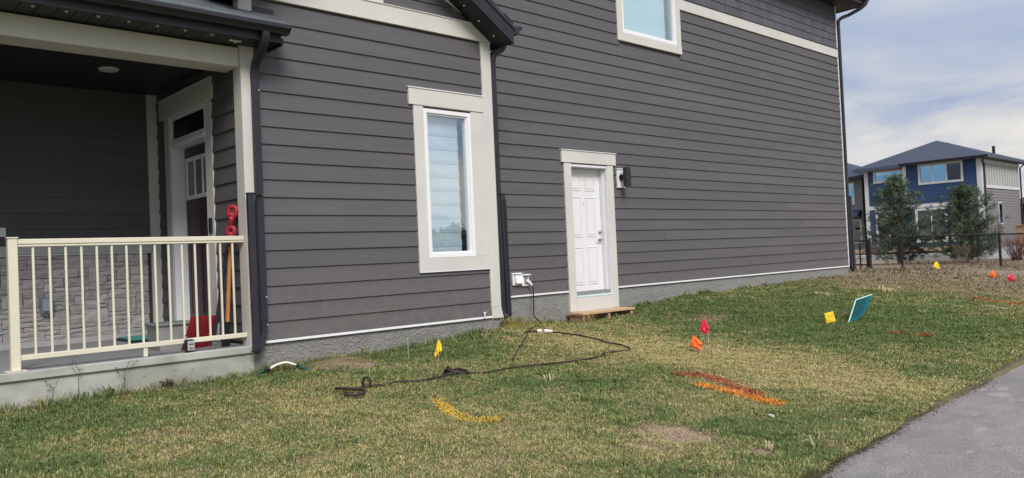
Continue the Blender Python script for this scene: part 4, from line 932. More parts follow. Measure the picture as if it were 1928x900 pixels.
# ------------------------------------------------------------------ lawn: blades
LIFT = .0
PAINT = [('spray_paint_mark', 'yellow spray paint line on the grass in the foreground', (.66, .43, .06), [(4.05, -2.04), (3.98, -2.22), (3.88, -2.45), (3.83, -2.64), (3.86, -2.76), (3.955, -2.86)], .062, .5),
         ('spray_paint_mark', 'dark red spray paint line on the grass, behind the orange line', (.40, .095, .045), [(6.25, -2.98), (6.40, -3.12), (6.34, -3.30), (6.27, -3.50), (6.19, -3.77)], .095, .55),
         ('spray_paint_mark', 'bright orange spray paint line on the grass, in front of the dark red line', (.72, .25, .035), [(6.04, -3.34), (6.07, -3.50), (6.06, -3.66), (6.06, -3.86), (6.04, -4.05)], .092, .62),
         ('spray_paint_mark', 'faint red paint spot on the green grass right of the teal sign', (.34, .10, .045), [(10.40, -3.62), (10.34, -3.70)], .11, .3),
         ('spray_paint_mark', 'faint red paint spot on the grass nearest the teal sign', (.34, .09, .03), [(10.30, -3.38), (10.29, -3.40)], .13, .22),
         ('spray_paint_mark', 'long orange paint streak across the bare ground at the right', (.50, .14, .05), [(14.75, -2.92), (14.5, -3.3), (14.45, -3.9)], .12, .33)]
def segdist(x, y, pl):
    d = np.full(x.shape, 9.0)
    for (ax_, ay_), (bx_, by_) in zip(pl[:-1], pl[1:]):
        vx, vy = bx_-ax_, by_-ay_; L2 = vx*vx+vy*vy; t = np.clip(((x-ax_)*vx+(y-ay_)*vy)/L2, 0, 1)
        d = np.minimum(d, np.hypot(x-ax_-t*vx, y-ay_-t*vy))
    return d
def blade_mesh(x, y, z, L, wd, col, lean):
    n = len(x); az = rng.random(n)*6.283; dx, dy = np.cos(az), np.sin(az); bend_az = az+rng.normal(0, .9, n)
    bx, by = np.cos(bend_az), np.sin(bend_az)
    m = np.stack([x+bx*L*lean*.35, y+by*L*lean*.35, z+L*np.sqrt(np.clip(1-lean**2*.3, .1, 1))*.55], 1)
    sx, sy = -by*wd*.5, bx*wd*.5
    tip = np.stack([x+bx*L*lean*1.0, y+by*L*lean*1.0, z+L*(1-lean*.45)], 1)
    V = np.empty((n, 4, 3)); V[:, 0] = np.stack([x, y, z], 1); V[:, 1] = m; V[:, 1, 0] += sx; V[:, 1, 1] += sy; V[:, 2] = m; V[:, 2, 0] -= sx; V[:, 2, 1] -= sy; V[:, 3] = tip
    k = np.arange(n)*4; T = np.concatenate([np.stack([k, k+1, k+2], 1), np.stack([k+1, k+3, k+2], 1)])
    C = np.repeat(col, 4, 0); return V.reshape(-1, 3), T, C
def lawn():
    # candidates over the lawn, thinned with distance from the path side where people stand
    NC = 2250000
    x = rng.random(NC)*20.2-.2; y = rng.random(NC)*5.95-5.2
    wall = np.where(x < 3.35, -.045, np.where(x < 6.62, -.015, D-.02)); ok = (y < wall) & (y > path_edge(x)-.01+np.abs(rng.normal(0, .035, NC))*(fbm(x, y, 3, 2) > .42))
    vx, vy = x-CAM.x, y-CAM.y; dep = vx*CF.x+vy*CF.y; lat = vx*CR.x+vy*CR.y
    ok &= (np.abs(lat) < dep*.72+.9) & (dep > 3.2)
    dist = np.hypot(vx, vy); keep = np.clip((6.2/np.maximum(dist, 6.2))**.75, 0, 1)
    ok &= rng.random(NC) < keep
    x, y, dist = x[ok], y[ok], dist[ok]
    s = soil(x, y); dr = dryness(x, y)
    ok = rng.random(len(x)) > np.clip(s*1.0-.15, 0, .86)*np.clip(.55+fbm(x+2, y+5, 12, 3)*.9, 0, 1.06)*(1-.25*(dist > 11))
    x, y, dist, s, dr = x[ok], y[ok], dist[ok], s[ok], dr[ok]
    n = len(x); z = gz(x, y)+(fbm(x, y, 1.5, 4)-.5)*.05-.008
    tuft = fbm(x+31, y+7, 9, 3)
    L = (.022+.024*rng.random(n)+.08*np.clip(tuft-.5, 0, 1))*(1.12-.35*dr)*(1+.25*np.clip(dist-8, 0, 8)/8)
    L *= 1+1.3*np.exp(-((wall_d(x, y))/.07)**2)*(rng.random(n) > .45)
    wd = (.0028+.0020*rng.random(n))*(1+np.clip(dist-6, 0, 14)*.16)
    isdry = rng.random(n) < np.clip(dr*1.05-.04+.0, .04, .93)
    g1 = np.array([.088, .140, .048]); g2 = np.array([.178, .235, .078]); d1 = np.array([.60, .49, .26]); d2_ = np.array([.39, .30, .15]); d3 = np.array([.345, .34, .105])
    a = rng.random((n, 1)); gg = g1*(1-a)+g2*a; b = rng.random((n, 1)); dd = np.where(rng.random((n, 1)) < .36, d3, d1*(1-b)+d2_*b)
    c = np.where(isdry[:, None], dd, gg)*(.88+.24*rng.random((n, 1)))
    dd = dd*(1-np.clip((x-13.5)/4, 0, .8)[:, None])+np.array([.27, .20, .135])*np.clip((x-13.5)/4, 0, .8)[:, None]; c = np.where(isdry[:, None], dd, gg)*(.88+.24*rng.random((n, 1)))
    yel = np.exp(-((x-7.4)**2/.5+(y-.35)**2/.12)); c = np.where((rng.random(n) < yel*.6)[:, None], np.array([.30, .25, .04]), c)
    lean = np.clip(rng.normal(.55, .28, n), .05, 1.25)+.2*isdry
    lean = np.clip(lean, 0, 1.3)
    flat = rng.random(n) < np.clip(s*1.1, 0, .8); lean = np.where(flat, np.clip(lean+.55, 0, 1.5), lean); c = np.where((flat & (rng.random(n) < .75))[:, None], np.array([.40, .32, .20])*(.55+.7*rng.random((n, 1))), c)
    done = np.zeros(n, bool)
    for nm, lab, pc, pl, wdt, pr in PAINT:
        d_ = segdist(x, y, pl)+(fbm(x, y, 14, 3)-.5)*.06; hit = (d_ < wdt) & (rng.random(n) < pr*(1.15-(d_/wdt)**2*.7)) & ~done
        if hit.sum() < 5: continue
        pcol = np.array(pc)*(.7+.6*rng.random((hit.sum(), 1)))
        V, T, C = blade_mesh(x[hit], y[hit], z[hit]+.002, L[hit]*1.05, wd[hit]*1.5, pcol, lean[hit])
        o = npmesh(nm, V, T, m_col, C); tag(o, lab, 'paint mark', 'utility locate paint marks on the lawn'); done |= hit
    r = ~done
    V, T, C = blade_mesh(x[r], y[r], z[r], L[r], wd[r], c[r], lean[r])
    tag(npmesh('lawn_grass', V, T, m_col, C), kind='stuff')
    print('blades', n)
def wall_d(x, y): return np.where(x < 3.35, -.045-y, np.where(x < 6.62, -.015-y, D-.02-y))
lawn()
def crumbs():
    n = 90000; x = rng.random(n)*18+1; y = rng.random(n)*5.6-4.95; s_ = soil(x, y)
    ok = (y > path_edge(x)) & (y < wall_d(x, 0*y)) & (rng.random(n) < np.clip(s_-.15, 0, 1)*np.clip(7/np.hypot(x, y+7.4), .25, 1)); x, y = x[ok], y[ok]; n = len(x)
    z = gz(x, y)+(fbm(x, y, 1.5, 4)-.5)*.05+.002; z = z+.03*np.exp(-((x-4.3)**2/.3+(y+.1)**2/.04)); r_ = .003+.011*rng.random(n)**3
    d = rng.normal(0, 1, (n, 4, 3)); d /= np.linalg.norm(d, axis=2)[:, :, None]; V = np.stack([x, y, z], 1)[:, None, :]+d*r_[:, None, None]*np.array([1.2, 1.2, .8])
    k = np.arange(n)*4; T = np.concatenate([np.stack([k, k+1, k+2], 1), np.stack([k, k+2, k+3], 1), np.stack([k, k+3, k+1], 1), np.stack([k+1, k+3, k+2], 1)])
    pal = np.array([[.32, .23, .17], [.20, .14, .10], [.42, .33, .26], [.13, .10, .07], [.40, .30, .24]]); c = pal[rng.integers(0, 5, n)]*(.7+.6*rng.random((n, 1)))
    tag(npmesh('soil_crumbs', V.reshape(-1, 3), T, m_col, np.repeat(c, 4, 0)), kind='stuff')
crumbs()
def edge_grit():
    n = 5200; x = 3.6+rng.random(n)**1.4*12; y = path_edge(x)-np.abs(rng.normal(0, .055, n))+.02; z = np.interp(x, EX, EZ)-.012; r_ = .0025+.007*rng.random(n)**2
    d = rng.normal(0, 1, (n, 4, 3)); d /= np.linalg.norm(d, axis=2)[:, :, None]; V = np.stack([x, y, z], 1)[:, None, :]+d*r_[:, None, None]*np.array([1.3, 1.3, .7])
    k = np.arange(n)*4; T = np.concatenate([np.stack([k, k+1, k+2], 1), np.stack([k, k+2, k+3], 1), np.stack([k, k+3, k+1], 1), np.stack([k+1, k+3, k+2], 1)])
    pal = np.array([[.10, .075, .055], [.07, .055, .04], [.20, .155, .11], [.30, .25, .15]]); c = pal[rng.integers(0, 4, n)]*(.7+.6*rng.random((n, 1)))
    tag(npmesh('path_edge_grit', V.reshape(-1, 3), T, m_col, np.repeat(c, 4, 0)), kind='stuff')
    m = 420; x = 1+rng.random(m)*14; y = -4.9+rng.random(m)*5; ok = y < wall_d(x, 0*y)-.1; x, y = x[ok], y[ok]; m = len(x); z = gz(x, y)+.028
    d = rng.normal(0, .0075, (m, 3, 3))*np.array([1, 1, .5]); V = np.stack([x, y, z], 1)[:, None, :]+d
    c = np.array([[.50, .42, .28], [.34, .22, .11], [.62, .58, .48]])[rng.integers(0, 3, m)]; tag(npmesh('dead_leaf_flecks', V.reshape(-1, 3), np.arange(m*3).reshape(-1, 3), m_col, np.repeat(c, 3, 0)), kind='stuff')
edge_grit()
def rough_grass():
    n = 26000
    x = 16.5+rng.random(n)**1.1*22; y = -6+rng.random(n)*13; ok = ((x > 18.6) | (y < .5)) & (fbm(x, y, .8, 4) > .42)
    x, y = x[ok], y[ok]; n = len(x); z = gz(x, y)-.01; L = .04+.13*rng.random(n)**2.5; wd = .012+.012*rng.random(n)
    pal = .85*np.array([[.27, .21, .14], [.20, .145, .10], [.18, .10, .07], [.12, .12, .06], [.33, .28, .19]]); pt = fbm(x+50, y+3, .55, 3); gi = np.where((pt > .55) & (x < 24), 3, rng.integers(0, 5, n)); c = pal[gi]*(.55+.9*fbm(x+8, y, 1.1, 3))[:, None]*(.75+.5*rng.random((n, 1)))
    V, T, C = blade_mesh(x, y, z, L, wd, c, np.clip(rng.normal(.8, .3, n), 0, 1.3)); tag(npmesh('rough_dry_grass', V, T, m_col, C), kind='stuff')
rough_grass()
# clumps of straw and weeds one can point to
def clump(name, x, y, n, h, spread, pal, label, cat, lean=(.3, 1.1), group=None, w=.006):
    t = thing(name, gp(x, y), label, cat, group); mb = MB(); rd = random.Random(int(x*1000+y*77)); cols = []
    for i in range(n):
        a = rd.random()*6.28; L = h*rd.uniform(.5, 1); ln = rd.uniform(*lean); r0 = rd.random()*spread; b = gp(x+math.cos(a)*r0, y+math.sin(a)*r0, .0)
        dirv = Vector((math.cos(a), math.sin(a), 0)); p1 = b+dirv*L*ln*.35+CU*L*.6; p2 = b+dirv*L*ln*.95+CU*L*max(.12, .95-ln*.55); s_ = Vector((-dirv.y, dirv.x, 0))*w*.5
        k = len(mb.v); mb.add([b-s_, b+s_, p1+s_*.9, p1-s_*.9, p2], [(0, 1, 2, 3), (3, 2, 4)]); c = rd.choice(pal); f = rd.uniform(.75, 1.2); cols += [[q*f for q in c]]*5
    o = mb.build('blades', m_col, t); at = o.data.attributes.new('Col', 'FLOAT_COLOR', 'POINT'); at.data.foreach_set('color', np.array([[*c, 1] for c in cols], np.float32).ravel()); tag(o, kind='stuff'); return t
STR = [(.50, .42, .22), (.42, .33, .16), (.55, .48, .28)]; GRN = [(.06, .12, .03), (.10, .16, .04), (.16, .18, .05)]; BRN = [(.07, .055, .04), (.12, .09, .06), (.20, .17, .12)]
clump('straw_clump', 4.91, -4.627, 40, .10, .04, STR, 'pale straw clump near the path at the lower right', 'dead grass')
clump('straw_clump', 5.16, -4.83, 22, .17, .03, STR+GRN, 'long pale grass stalks flopping at the edge of the path', 'dead grass', (.8, 1.3))
clump('straw_clump', 5.25, -2.20, 34, .09, .12, STR, 'scattered pale straw in the dark green patch below the coil of cord', 'dead grass', (.8, 1.3))
clump('straw_clump', 8.62, .30, 60, .22, .10, [(.40, .30, .14), (.30, .22, .10)], 'brown dry tuft under the left end of the wooden step', 'dead grass', (.2, 1.0))
clump('straw_clump', 9.2, .2, 26, .16, .35, STR+GRN, 'loose grass stalks hanging in front of the wooden step', 'dead grass', (.6, 1.2))
clump('straw_clump', 14.6, -1.5, 50, .20, .35, STR, 'golden straw patch on the far lawn beyond the teal sign', 'dead grass', (.8, 1.3), w=.012)
clump('straw_clump', 13.2, -1.0, 34, .16, .2, STR, 'small golden straw tuft between the house wall and the teal sign', 'dead grass', (.8, 1.3), w=.012)
clump('straw_clump', 12.3, -2.9, 24, .12, .15, STR+GRN, 'pale yellowish tuft in the green grass behind the teal sign', 'dead grass', (.6, 1.2), w=.010)
clump('dead_plant', 2.53, -.085, 46, .125, .05, BRN, 'dark withered plant clump against the porch wall', 'dead plant', (.2, .9), w=.014)
clump('grass_tuft', 2.05, -.10, 70, .17, .14, GRN, 'long green grass tuft at the foot of the porch wall', 'grass tuft', (.4, 1.1), w=.007)
clump('grass_tuft', 1.55, -.12, 46, .16, .14, GRN+STR, 'mixed green and straw tuft below the left railing post', 'grass tuft', (.4, 1.1), w=.007)
clump('grass_tuft', 3.62, -.10, 60, .13, .16, [(.18, .17, .05), (.28, .22, .08), (.10, .13, .04)], 'yellowing tuft behind the white sprinkler bar', 'grass tuft', (.4, 1.1), w=.006)
clump('grass_tuft', 7.25, .45, 120, .22, .30, [(.26, .24, .05), (.14, .17, .04), (.34, .28, .10)], 'tall yellow-green grass at the foundation below the outlet cover', 'grass tuft', (.3, 1.0), w=.008)
clump('grass_tuft', 4.62, -.16, 90, .12, .22, GRN, 'green grass tuft against the foundation beside the bare pinkish soil', 'grass tuft', (.4, 1.1), w=.006)
clump('grass_tuft', 4.05, -.50, 60, .09, .18, GRN, 'low green tuft growing into the front of the bare soil patch', 'grass tuft', (.4, 1.1), w=.006)
def weed(x, y, h, label, seed):
    t = thing('weed', gp(x, y), label, 'weed'); rd = random.Random(seed); mb = MB(); b = gp(x, y)
    def br(p, d, L, r, lv):
        q = p+d*L*.5+Vector((rd.uniform(-.01, .01), 0, 0)); e = q+(d+Vector((rd.uniform(-.3, .3), rd.uniform(-.1, .05), rd.uniform(0, .2)))).normalized()*L*.5
        mb.tube([p, q, e], [r, r*.8, r*.5], 5)
        if lv:
            for i in range(3 if lv > 1 else 3):
                f = rd.uniform(.35, 1); st_ = p.lerp(e, f); a = rd.choice((-1, 1))*rd.uniform(.5, 1.0)
                br(st_, (d+CR*a+Vector((0, -.08, .1))).normalized(), L*rd.uniform(.3, .55), r*.6, lv-1)
        else: mb.tube([e, e+CU*.008], [.004, .003], 5)
    br(b, Vector((.03, -.03, 1)).normalized(), h, .0032, 2); mb.build('stem', mat('weed_stem', (.07, .055, .045), .8), t)
weed(1.80, -.09, .28, 'dead branching weed left of the railing foot, against the porch wall', 3)
weed(2.16, -.09, .30, 'dead bent weed below the railing foot, against the porch wall', 8)
weed(1.60, -.10, .16, 'thin dead weed nearest the left railing post', 5)
def stalk(pts, label):
    p = [Vector(q) for q in pts]; t = thing('dry_stalk', p[0], label, 'dead grass'); MB().tube(p, .0022, 5).build('stem', mat('stalk', (.42, .39, .30), .8), t); return t
stalk([gp(4.86, -.5), (5.05, -.22, -.12), (5.35, -.10, -.055), (5.55, -.12, -.075), (5.62, -.25, -.13), gp(5.60, -.42, .05)], 'bent pale stalk arching behind the yellow flag')
stalk([gp(6.05, -.35, .02), (6.3, -.2, -.05), (6.45, -.10, .0)], 'straight pale stalk leaning near the corner trim')
stalk([gp(4.60, -.12, .0), (4.72, -.06, -.17), (4.85, -.05, -.135)], 'short pale stalk leaning on the foundation')

# ------------------------------------------------------------------ the yard behind
m_blk = mat('black_fence_steel', (.010, .010, .011), .5, .1)
def gxy(x, y): return float(gz(x, y))
fe = thing('chain_link_fence', (28, .4, -.25), 'low black chain-link fence across the back of the yard', 'fence')
pyz = [(3.32, -.24, .83), (.365, -.28, .765), (-2.6, -.31, .70), (-5.6, -.34, .63)]
po = None
for (y, zb, zt) in pyz:
    MB().tube([(28, y, zb-.3), (28, y, zt+.02)], .038, 10).tube([(28, y, zt+.021), (28, y, zt+.05)], [.042, .02], 10).build('post', m_blk, fe)
for (a, b) in zip(pyz[:-1], pyz[1:]):
    MB().tube([(28, a[0], a[2]-.015), (28, b[0], b[2]-.015)], .026, 8).build('top_rail', m_blk, fe)
ms_ = MB(); sp_ = .06
for (a, b) in zip(pyz[:-1], pyz[1:]):
    L = a[0]-b[0]; H = a[2]-a[1]-.05; n = int((L+H)/sp_)
    for i in range(n):
        for sg in (1, -1):
            t0 = i*sp_-H; t1 = t0+H; h0, h1 = 0, H
            if t0 < 0: h0 = -t0; t0 = 0
            if t1 > L: h1 = H-(t1-L); t1 = L
            if h1 <= h0: continue
            if sg < 0: t0, t1 = L-t0, L-t1
            za = lambda t: a[1]+(b[1]-a[1])*t/L+.03
            p = Vector((28, a[0]-t0, za(t0)+h0)); q = Vector((28, a[0]-t1, za(t1)+h1)); w = Vector((0, 0, .0028))
            ms_.add([p-w, q-w, q+w, p+w], [(0, 1, 2, 3)])
tag(ms_.build('chain_mesh', m_blk, fe), kind='stuff')
gt = thing('gate', (28, 4.6, -.25), 'black metal gate and thick post between the house corner and the pine', 'gate')
MB().cbox(27.93, 28.07, 4.37, 4.51, -.5, .80, .01).build('post', m_blk, gt)
MB().tube([(28, 4.74, -.5), (28, 4.74, .62)], .03, 8).build('stile', m_blk, gt)
MB().tube([(28, 4.511, .74), (28, 5.6, .76)], .03, 8).build('top_rail', m_blk, gt); MB().tube([(28, 4.511, -.1), (28, 5.6, -.08)], .02, 8).build('bottom_rail', m_blk, gt)
MB().tube([(28, 4.369, .64), (28, 3.36, .66)], .014, 8).build('latch_bar', m_blk, gt)

def pine(x, y, H, W_, label, seed, tris=1.0):
    rd = np.random.default_rng(seed); zb = gxy(x, y); t = thing('pine_tree', (x, y, zb), label, 'pine tree', 'pines behind the fence')
    MB().tube([(x, y, zb-.2), (x+.04, y, zb+H*.4), (x, y+.05, zb+H*.95)], [.09, .06, .015], 8).build('trunk', mat('pine_bark', (.09, .06, .045), .9, .2, 9), t)
    bmb = MB(); P = []; Dv = []; Cc = []
    nb = int(90)
    for i in range(nb):
        f = (i+.5)/nb; hz = .03+.93*f**.95; prof = ((1-f)**.52)*min(1, .88+f)+.04; bt = rd.random()
        az = i*2.399+rd.normal(0, .35); L = W_*prof*(.48+.62*rd.random())
        b = Vector((x, y, zb+H*hz*.97)); d = Vector((math.cos(az), math.sin(az), .22+.35*f)).normalized(); e = b+d*L+Vector((0, 0, L*.12)); mid = b.lerp(e, .5)-Vector((0, 0, L*.07))
        bmb.tube([b, mid, e], [.018, .012, .005], 5, cap=False)
        nt_ = int(6+13*L/W_)
        for k in range(nt_):
            u = .22+.78*(k+rd.random())/nt_; c = b.lerp(mid, u*2) if u < .5 else mid.lerp(e, u*2-1)
            off = Vector(rd.normal(0, .085, 3)); P.append(c+off); Dv.append((d+Vector(rd.normal(0, .5, 3))+Vector((0, 0, .35))).normalized()); Cc.append(.55*bt+.45*rd.random())
    for k in range(40): P.append(Vector((x+rd.normal(0, .08), y+rd.normal(0, .08), zb+H*(.86+.13*rd.random())))); Dv.append(Vector((rd.normal(0, .4), rd.normal(0, .4), 1)).normalized()); Cc.append(rd.random())
    P = np.array(P); Dv = np.array(Dv); Cc = np.array(Cc); nn = 14
    P = np.repeat(P, nn, 0); Dv = np.repeat(Dv, nn, 0); Cc = np.repeat(Cc, nn); n = len(P)
    dv = Dv+rd.normal(0, .55, (n, 3)); dv /= np.linalg.norm(dv, axis=1)[:, None]; st_ = P+rd.normal(0, .035, (n, 3)); sd_ = np.cross(dv, rd.normal(0, 1, (n, 3))); sd_ /= np.linalg.norm(sd_, axis=1)[:, None]
    Ln = (.11+.12*rd.random(n))[:, None]; w = (.008+.008*rd.random(n))[:, None]
    V = np.stack([st_-sd_*w, st_+sd_*w, st_+dv*Ln], 1).reshape(-1, 3); T = np.arange(n*3).reshape(-1, 3)
    ca = np.array([.042, .070, .048]); cb_ = np.array([.150, .195, .125]); col = ca+(cb_-ca)*Cc[:, None]*(.7+.6*rd.random((n, 1))); brown = rd.random(n) < .03; col[brown] = (.14, .10, .06)
    npmesh('crown', V, T, m_col, np.repeat(col, 3, 0), t); bmb.build('branches', mat('pine_branch', (.10, .075, .06), .9), t); return t
pine(34, 5.75, 3.70, 1.62, 'bushy dark pine nearest the house corner, in front of the blue house', 5)
pine(34, 3.20, 3.02, 1.66, 'shorter open pine in front of the right half of the blue house', 9)

def saw(mb, axis, plane, out, a, b, z0, z1, e=.17, dep=.022):
    """lap siding as one stepped sheet for far walls"""
    n = int(math.ceil((z1-z0)/e)); vs = []; fs = []
    for k in range(n):
        zb = z0+k*e; zt = min(zb+e, z1)
        q = [(a, zb, dep), (b, zb, dep), (b, zt, .004), (a, zt, .004), (a, zb, .0), (b, zb, .0)]
        o = len(vs)
        for (u, z, dd) in q: vs.append((u, plane+out*dd, z) if axis == 'x' else (plane+out*dd, u, z))
        fs += [(o, o+1, o+2, o+3), (o+4, o+5, o+1, o)]
    return mb.add(vs, fs)
m_blue = mat('blue_siding', (.024, .058, .145), .6, .06, 2); m_btrim = mat('far_white_trim', (.60, .60, .60), .6, .04)
m_bgrey = mat('grey_brown_siding', (.20, .185, .18), .7, .07, 2); m_bb = mat('pale_batten_board', (.42, .42, .40), .7, .05); m_broof = mat('far_shingles', (.042, .052, .082), .9, .16, 3, (1, 1, 4), .4, 14)
m_fglass = glass('far_glass', (.25, .34, .38), (.50, .86, 1.0), .6); m_dglass = glass('far_dark_glass', (.25, .27, .3), (.8, .85, .9), .10)
HX, Y0, Y1, YM = 52.0, 7.68, 14.6, 12.05
bh = thing('blue_house', (55, 11, -.4), 'blue two-storey house with white trimmed windows behind the pines', 'house')
XB = HX-.45
wl_ = saw(MB(), 'y', XB, -1, Y0, YM, -.05, 5.36); saw(wl_, 'y', HX, -1, YM, Y1, -.05, 5.2); wl_.box(XB+.001, XB+.46, Y0+.03, YM, -.5, 5.36).box(HX+.001, HX+.2, YM, Y1, -.5, 5.2)
wl_.box(HX+.2, 59, Y1-.2, Y1, -.5, 5.2).box(58.8, 59, Y0+.1, Y1-.2, -.5, 5.2); bw_ = wl_.build('front_wall', m_blue, bh)
sw_ = saw(MB(), 'x', Y0, -1, XB+.15, 58.9, -.05, 3.55); sw_.box(XB+.02, 58.9, Y0+.002, Y0+.2, -.5, 5.3); sw_.build('side_wall', m_bgrey, bh)
# board and batten upper side
bbp = MB().box(XB+.45, 58.7, Y0-.03, Y0-.001, 3.75, 5.02).build('batten_panel', m_bb, bh)
for i in range(13): xx = XB+.75+i*.5; MB().box(xx, xx+.07, Y0-.075, Y0-.031, 3.76, 5.01).build('batten', m_btrim if i % 1 else m_bb, bbp)
tb = MB().box(XB+.3, 58.9, Y0-.06, Y0-.002, 3.56, 3.74).box(XB+.3, 58.9, Y0-.06, Y0-.002, 5.03, 5.25); tb.build('side_band', m_btrim, bh)
def bwin(y0, y1, z0, z1, x, divs, dark=(), nm='window', fr=.13):
    f = MB()
    for b in ((y0-fr, y0, z0-fr, z1+fr), (y1, y1+fr, z0-fr, z1+fr), (y0, y1, z0-fr, z0), (y0, y1, z1, z1+fr)): f.box(x-.06, x-.024, b[0], b[1], b[2], b[3])
    ys = [y0]+list(divs)+[y1]
    for d in divs: f.box(x-.05, x-.024, d-.03, d+.03, z0, z1)
    w = f.build(nm, m_btrim, bh); MB().box(x-.0235, x-.0225, y0, y1, z0, z1).build('backing', m_room, w)
    for i in range(len(ys)-1): MB().box(x-.034, x-.028, ys[i]+.031, ys[i+1]-.031, z0+.002, z1-.002).build('pane', m_dglass if i in dark else m_fglass, w)
bwin(8.75, 11.02, 4.15, 5.14, XB, (9.52, 10.30), (0,)); bwin(12.28, 13.92, 4.52, 5.06, HX, (12.75,))
bwin(12.45, 13.9, .25, 2.5, HX, (13.2,), (0, 1)); bwin(9.75, 11.3, .60, 2.45, XB, (10.5,), (0, 1)); bwin(8.35, 9.3, .60, 2.45, XB, (8.8,), (0, 1))
lw = MB().box(XB-.05, XB-.024, Y0+.25, YM, 2.62, 2.85).box(HX-.05, HX-.024, YM, Y1-.2, 2.70, 2.95); lw.build('belly_band', m_btrim, bh)
for b in ((XB-.06, XB+.14, Y0-.05, Y0+.22, -.4, 5.36), (HX-.06, HX+.1, Y1-.2, Y1+.04, -.4, 5.2), (XB-.06, XB+.1, YM-.2, YM+.02, 2.86, 5.36)): MB().box(*b).build('corner_board', m_btrim, bh)
MB().tube([(XB-.30, Y0-.25, 5.38), (XB-.02, Y0-.12, 5.05), (XB+.2, Y0-.12, 5.0), (XB+.2, Y0-.12, .0)], .05, 8).build('downspout', m_down, bh); MB().tube([(58.95, Y0-.4, 5.3), (58.9, Y0-.1, 5.0), (58.9, Y0-.1, 0)], .05, 8).build('downspout', m_down, bh)
ov = .55; ex0, ex1, ey0, ey1 = XB-ov, 59.3, Y0-ov, Y1+ov
rz0 = 5.42; rf = MB(); R1, R2 = (54.8, 11.1, 7.0), (56.3, 11.1, 7.0)
rf.add([(ex0, ey0, rz0), (ex1, ey0, rz0), (ex1, ey1, rz0), (ex0+.45, ey1, rz0), R1, R2, (ex0, YM, rz0), (ex0+.45, YM, rz0)], [(0, 1, 5, 4), (1, 2, 5), (2, 3, 4, 5), (3, 7, 4), (7, 6, 4), (6, 0, 4), (0, 6, 7, 3, 2, 1)])
rfo = rf.build('roof', m_broof, bh)
rc = random.Random(3)
for (xx, yy) in ((54.9, 10.6), (55.6, 10.2), (54.2, 12.2)):
    zz = 6.85-.42*abs(yy-11.1); MB().box(xx-.2, xx+.2, yy-.2, yy+.2, zz-.1, zz+.12).build('roof_vent', m_dark, rfo)
MB().box(57.6, 57.75, 8.6, 8.75, 5.9, 6.5).build('vent_pipe', m_dark, rfo)
fs_ = MB().box(ex0-.02, ex1+.02, ey0-.03, ey0, 5.26, 5.43).box(ex0-.03, ex0-.0, ey0, YM, 5.26, 5.43).box(ex0+.42, ex0+.45, YM, ey1, 5.2, 5.42)
fs_.build('fascia', mat('far_fascia', (.06, .075, .105), .5), bh); MB().box(ex0, ex1, ey0, Y0-.03, 5.27, 5.30).box(ex0, XB-.03, Y0, YM, 5.27, 5.30).box(ex0+.45, HX-.03, YM, ey1, 5.21, 5.24).build('soffit', m_dark, bh)
MB().tube([(ex0-.08, ey0, 5.38), (ex0-.08, YM, 5.38)], .06, 8).build('gutter', m_dark, bh)
bwin2 = MB().box(54.3, 55.0, Y0-.05, Y0-.023, 1.4, 2.75).build('side_window', m_btrim, bh); MB().box(54.37, 54.93, Y0-.06, Y0-.0505, 1.47, 2.68).build('pane', m_fglass, bwin2)
dk = thing('deck', (50.3, 11, -.4), 'low timber deck at the back of the blue house', 'deck')
for i in range(8): y = 8.1+i*.8; MB().box(49.0, 51.4, y+.005, y+.795, .13, .20).build('deck_board', mat('deck_timber', (.42, .30, .18), .7, .15) if i == 0 else bpy.data.materials['deck_timber'], dk)
MB().box(48.95, 48.995, 8.1, 14.5, -.02, .21).build('rim_board', bpy.data.materials['deck_timber'], dk)
for y in (8.2, 10.3, 12.4, 14.3): MB().box(49.05, 49.2, y, y+.14, -.6, .125).build('post', m_dark, dk)
MB().box(51.2, 51.35, 8.1, 14.4, -.6, .12).build('skirt', m_dark, dk)
gh = thing('grey_house', (55, 18, -.4), 'grey-brown house half hidden behind the dark corner downspout', 'house')
gw = saw(MB(), 'y', 53, -1, 15.25, 24, -.05, 5.0); saw(gw, 'x', 15.25, -1, 53, 60, -.05, 5.0); gw.box(53.002, 60, 15.252, 24, -.5, 5.0); gw.build('wall', m_bgrey, gh)
MB().add([(52.4, 14.8, 5.05), (60.6, 14.8, 5.05), (60.6, 24.5, 5.05), (52.4, 24.5, 5.05), (56.5, 19, 6.9), (56.5, 20.5, 6.9)], [(0, 1, 4), (1, 2, 5, 4), (2, 3, 5), (3, 0, 4, 5), (0, 3, 2, 1)]).build('roof', m_broof, gh)
MB().box(52.4, 52.43, 14.8, 24.5, 4.88, 5.06).box(52.4, 60, 14.78, 14.81, 4.88, 5.06).build('fascia', m_dark, gh)
w = MB().box(52.93, 52.975, 15.75, 16.6, 3.2, 4.7).build('window', m_btrim, gh); MB().box(52.915, 52.929, 15.83, 16.5, 3.28, 4.62).build('pane', m_fglass, w)
w = MB().box(52.93, 52.975, 15.4, 16.3, .6, 2.2).build('window', m_btrim, gh); MB().box(52.915, 52.929, 15.5, 16.2, .7, 2.1).build('pane', m_dglass, w)
MB().add([(52.2, 15.35, 2.45), (52.95, 15.35, 2.85), (52.95, 16.6, 2.85), (52.2, 16.6, 2.45), (52.2, 15.35, 2.35), (52.95, 15.35, 2.35), (52.95, 16.6, 2.35), (52.2, 16.6, 2.35)], [(0, 3, 2, 1), (4, 5, 6, 7), (0, 1, 5, 4), (3, 7, 6, 2), (0, 4, 7, 3)]).build('window_hood', m_broof, gh)
MB().box(51.0, 51.1, 15.2, 16.6, 1.55, 1.7).box(50.95, 51.05, 15.25, 15.35, -.4, 1.7).build('pergola_beam', m_lumber, gh)
nh = thing('garage', (63, 5, -.4), 'dark blue garage with a low roof right of the blue house', 'garage')
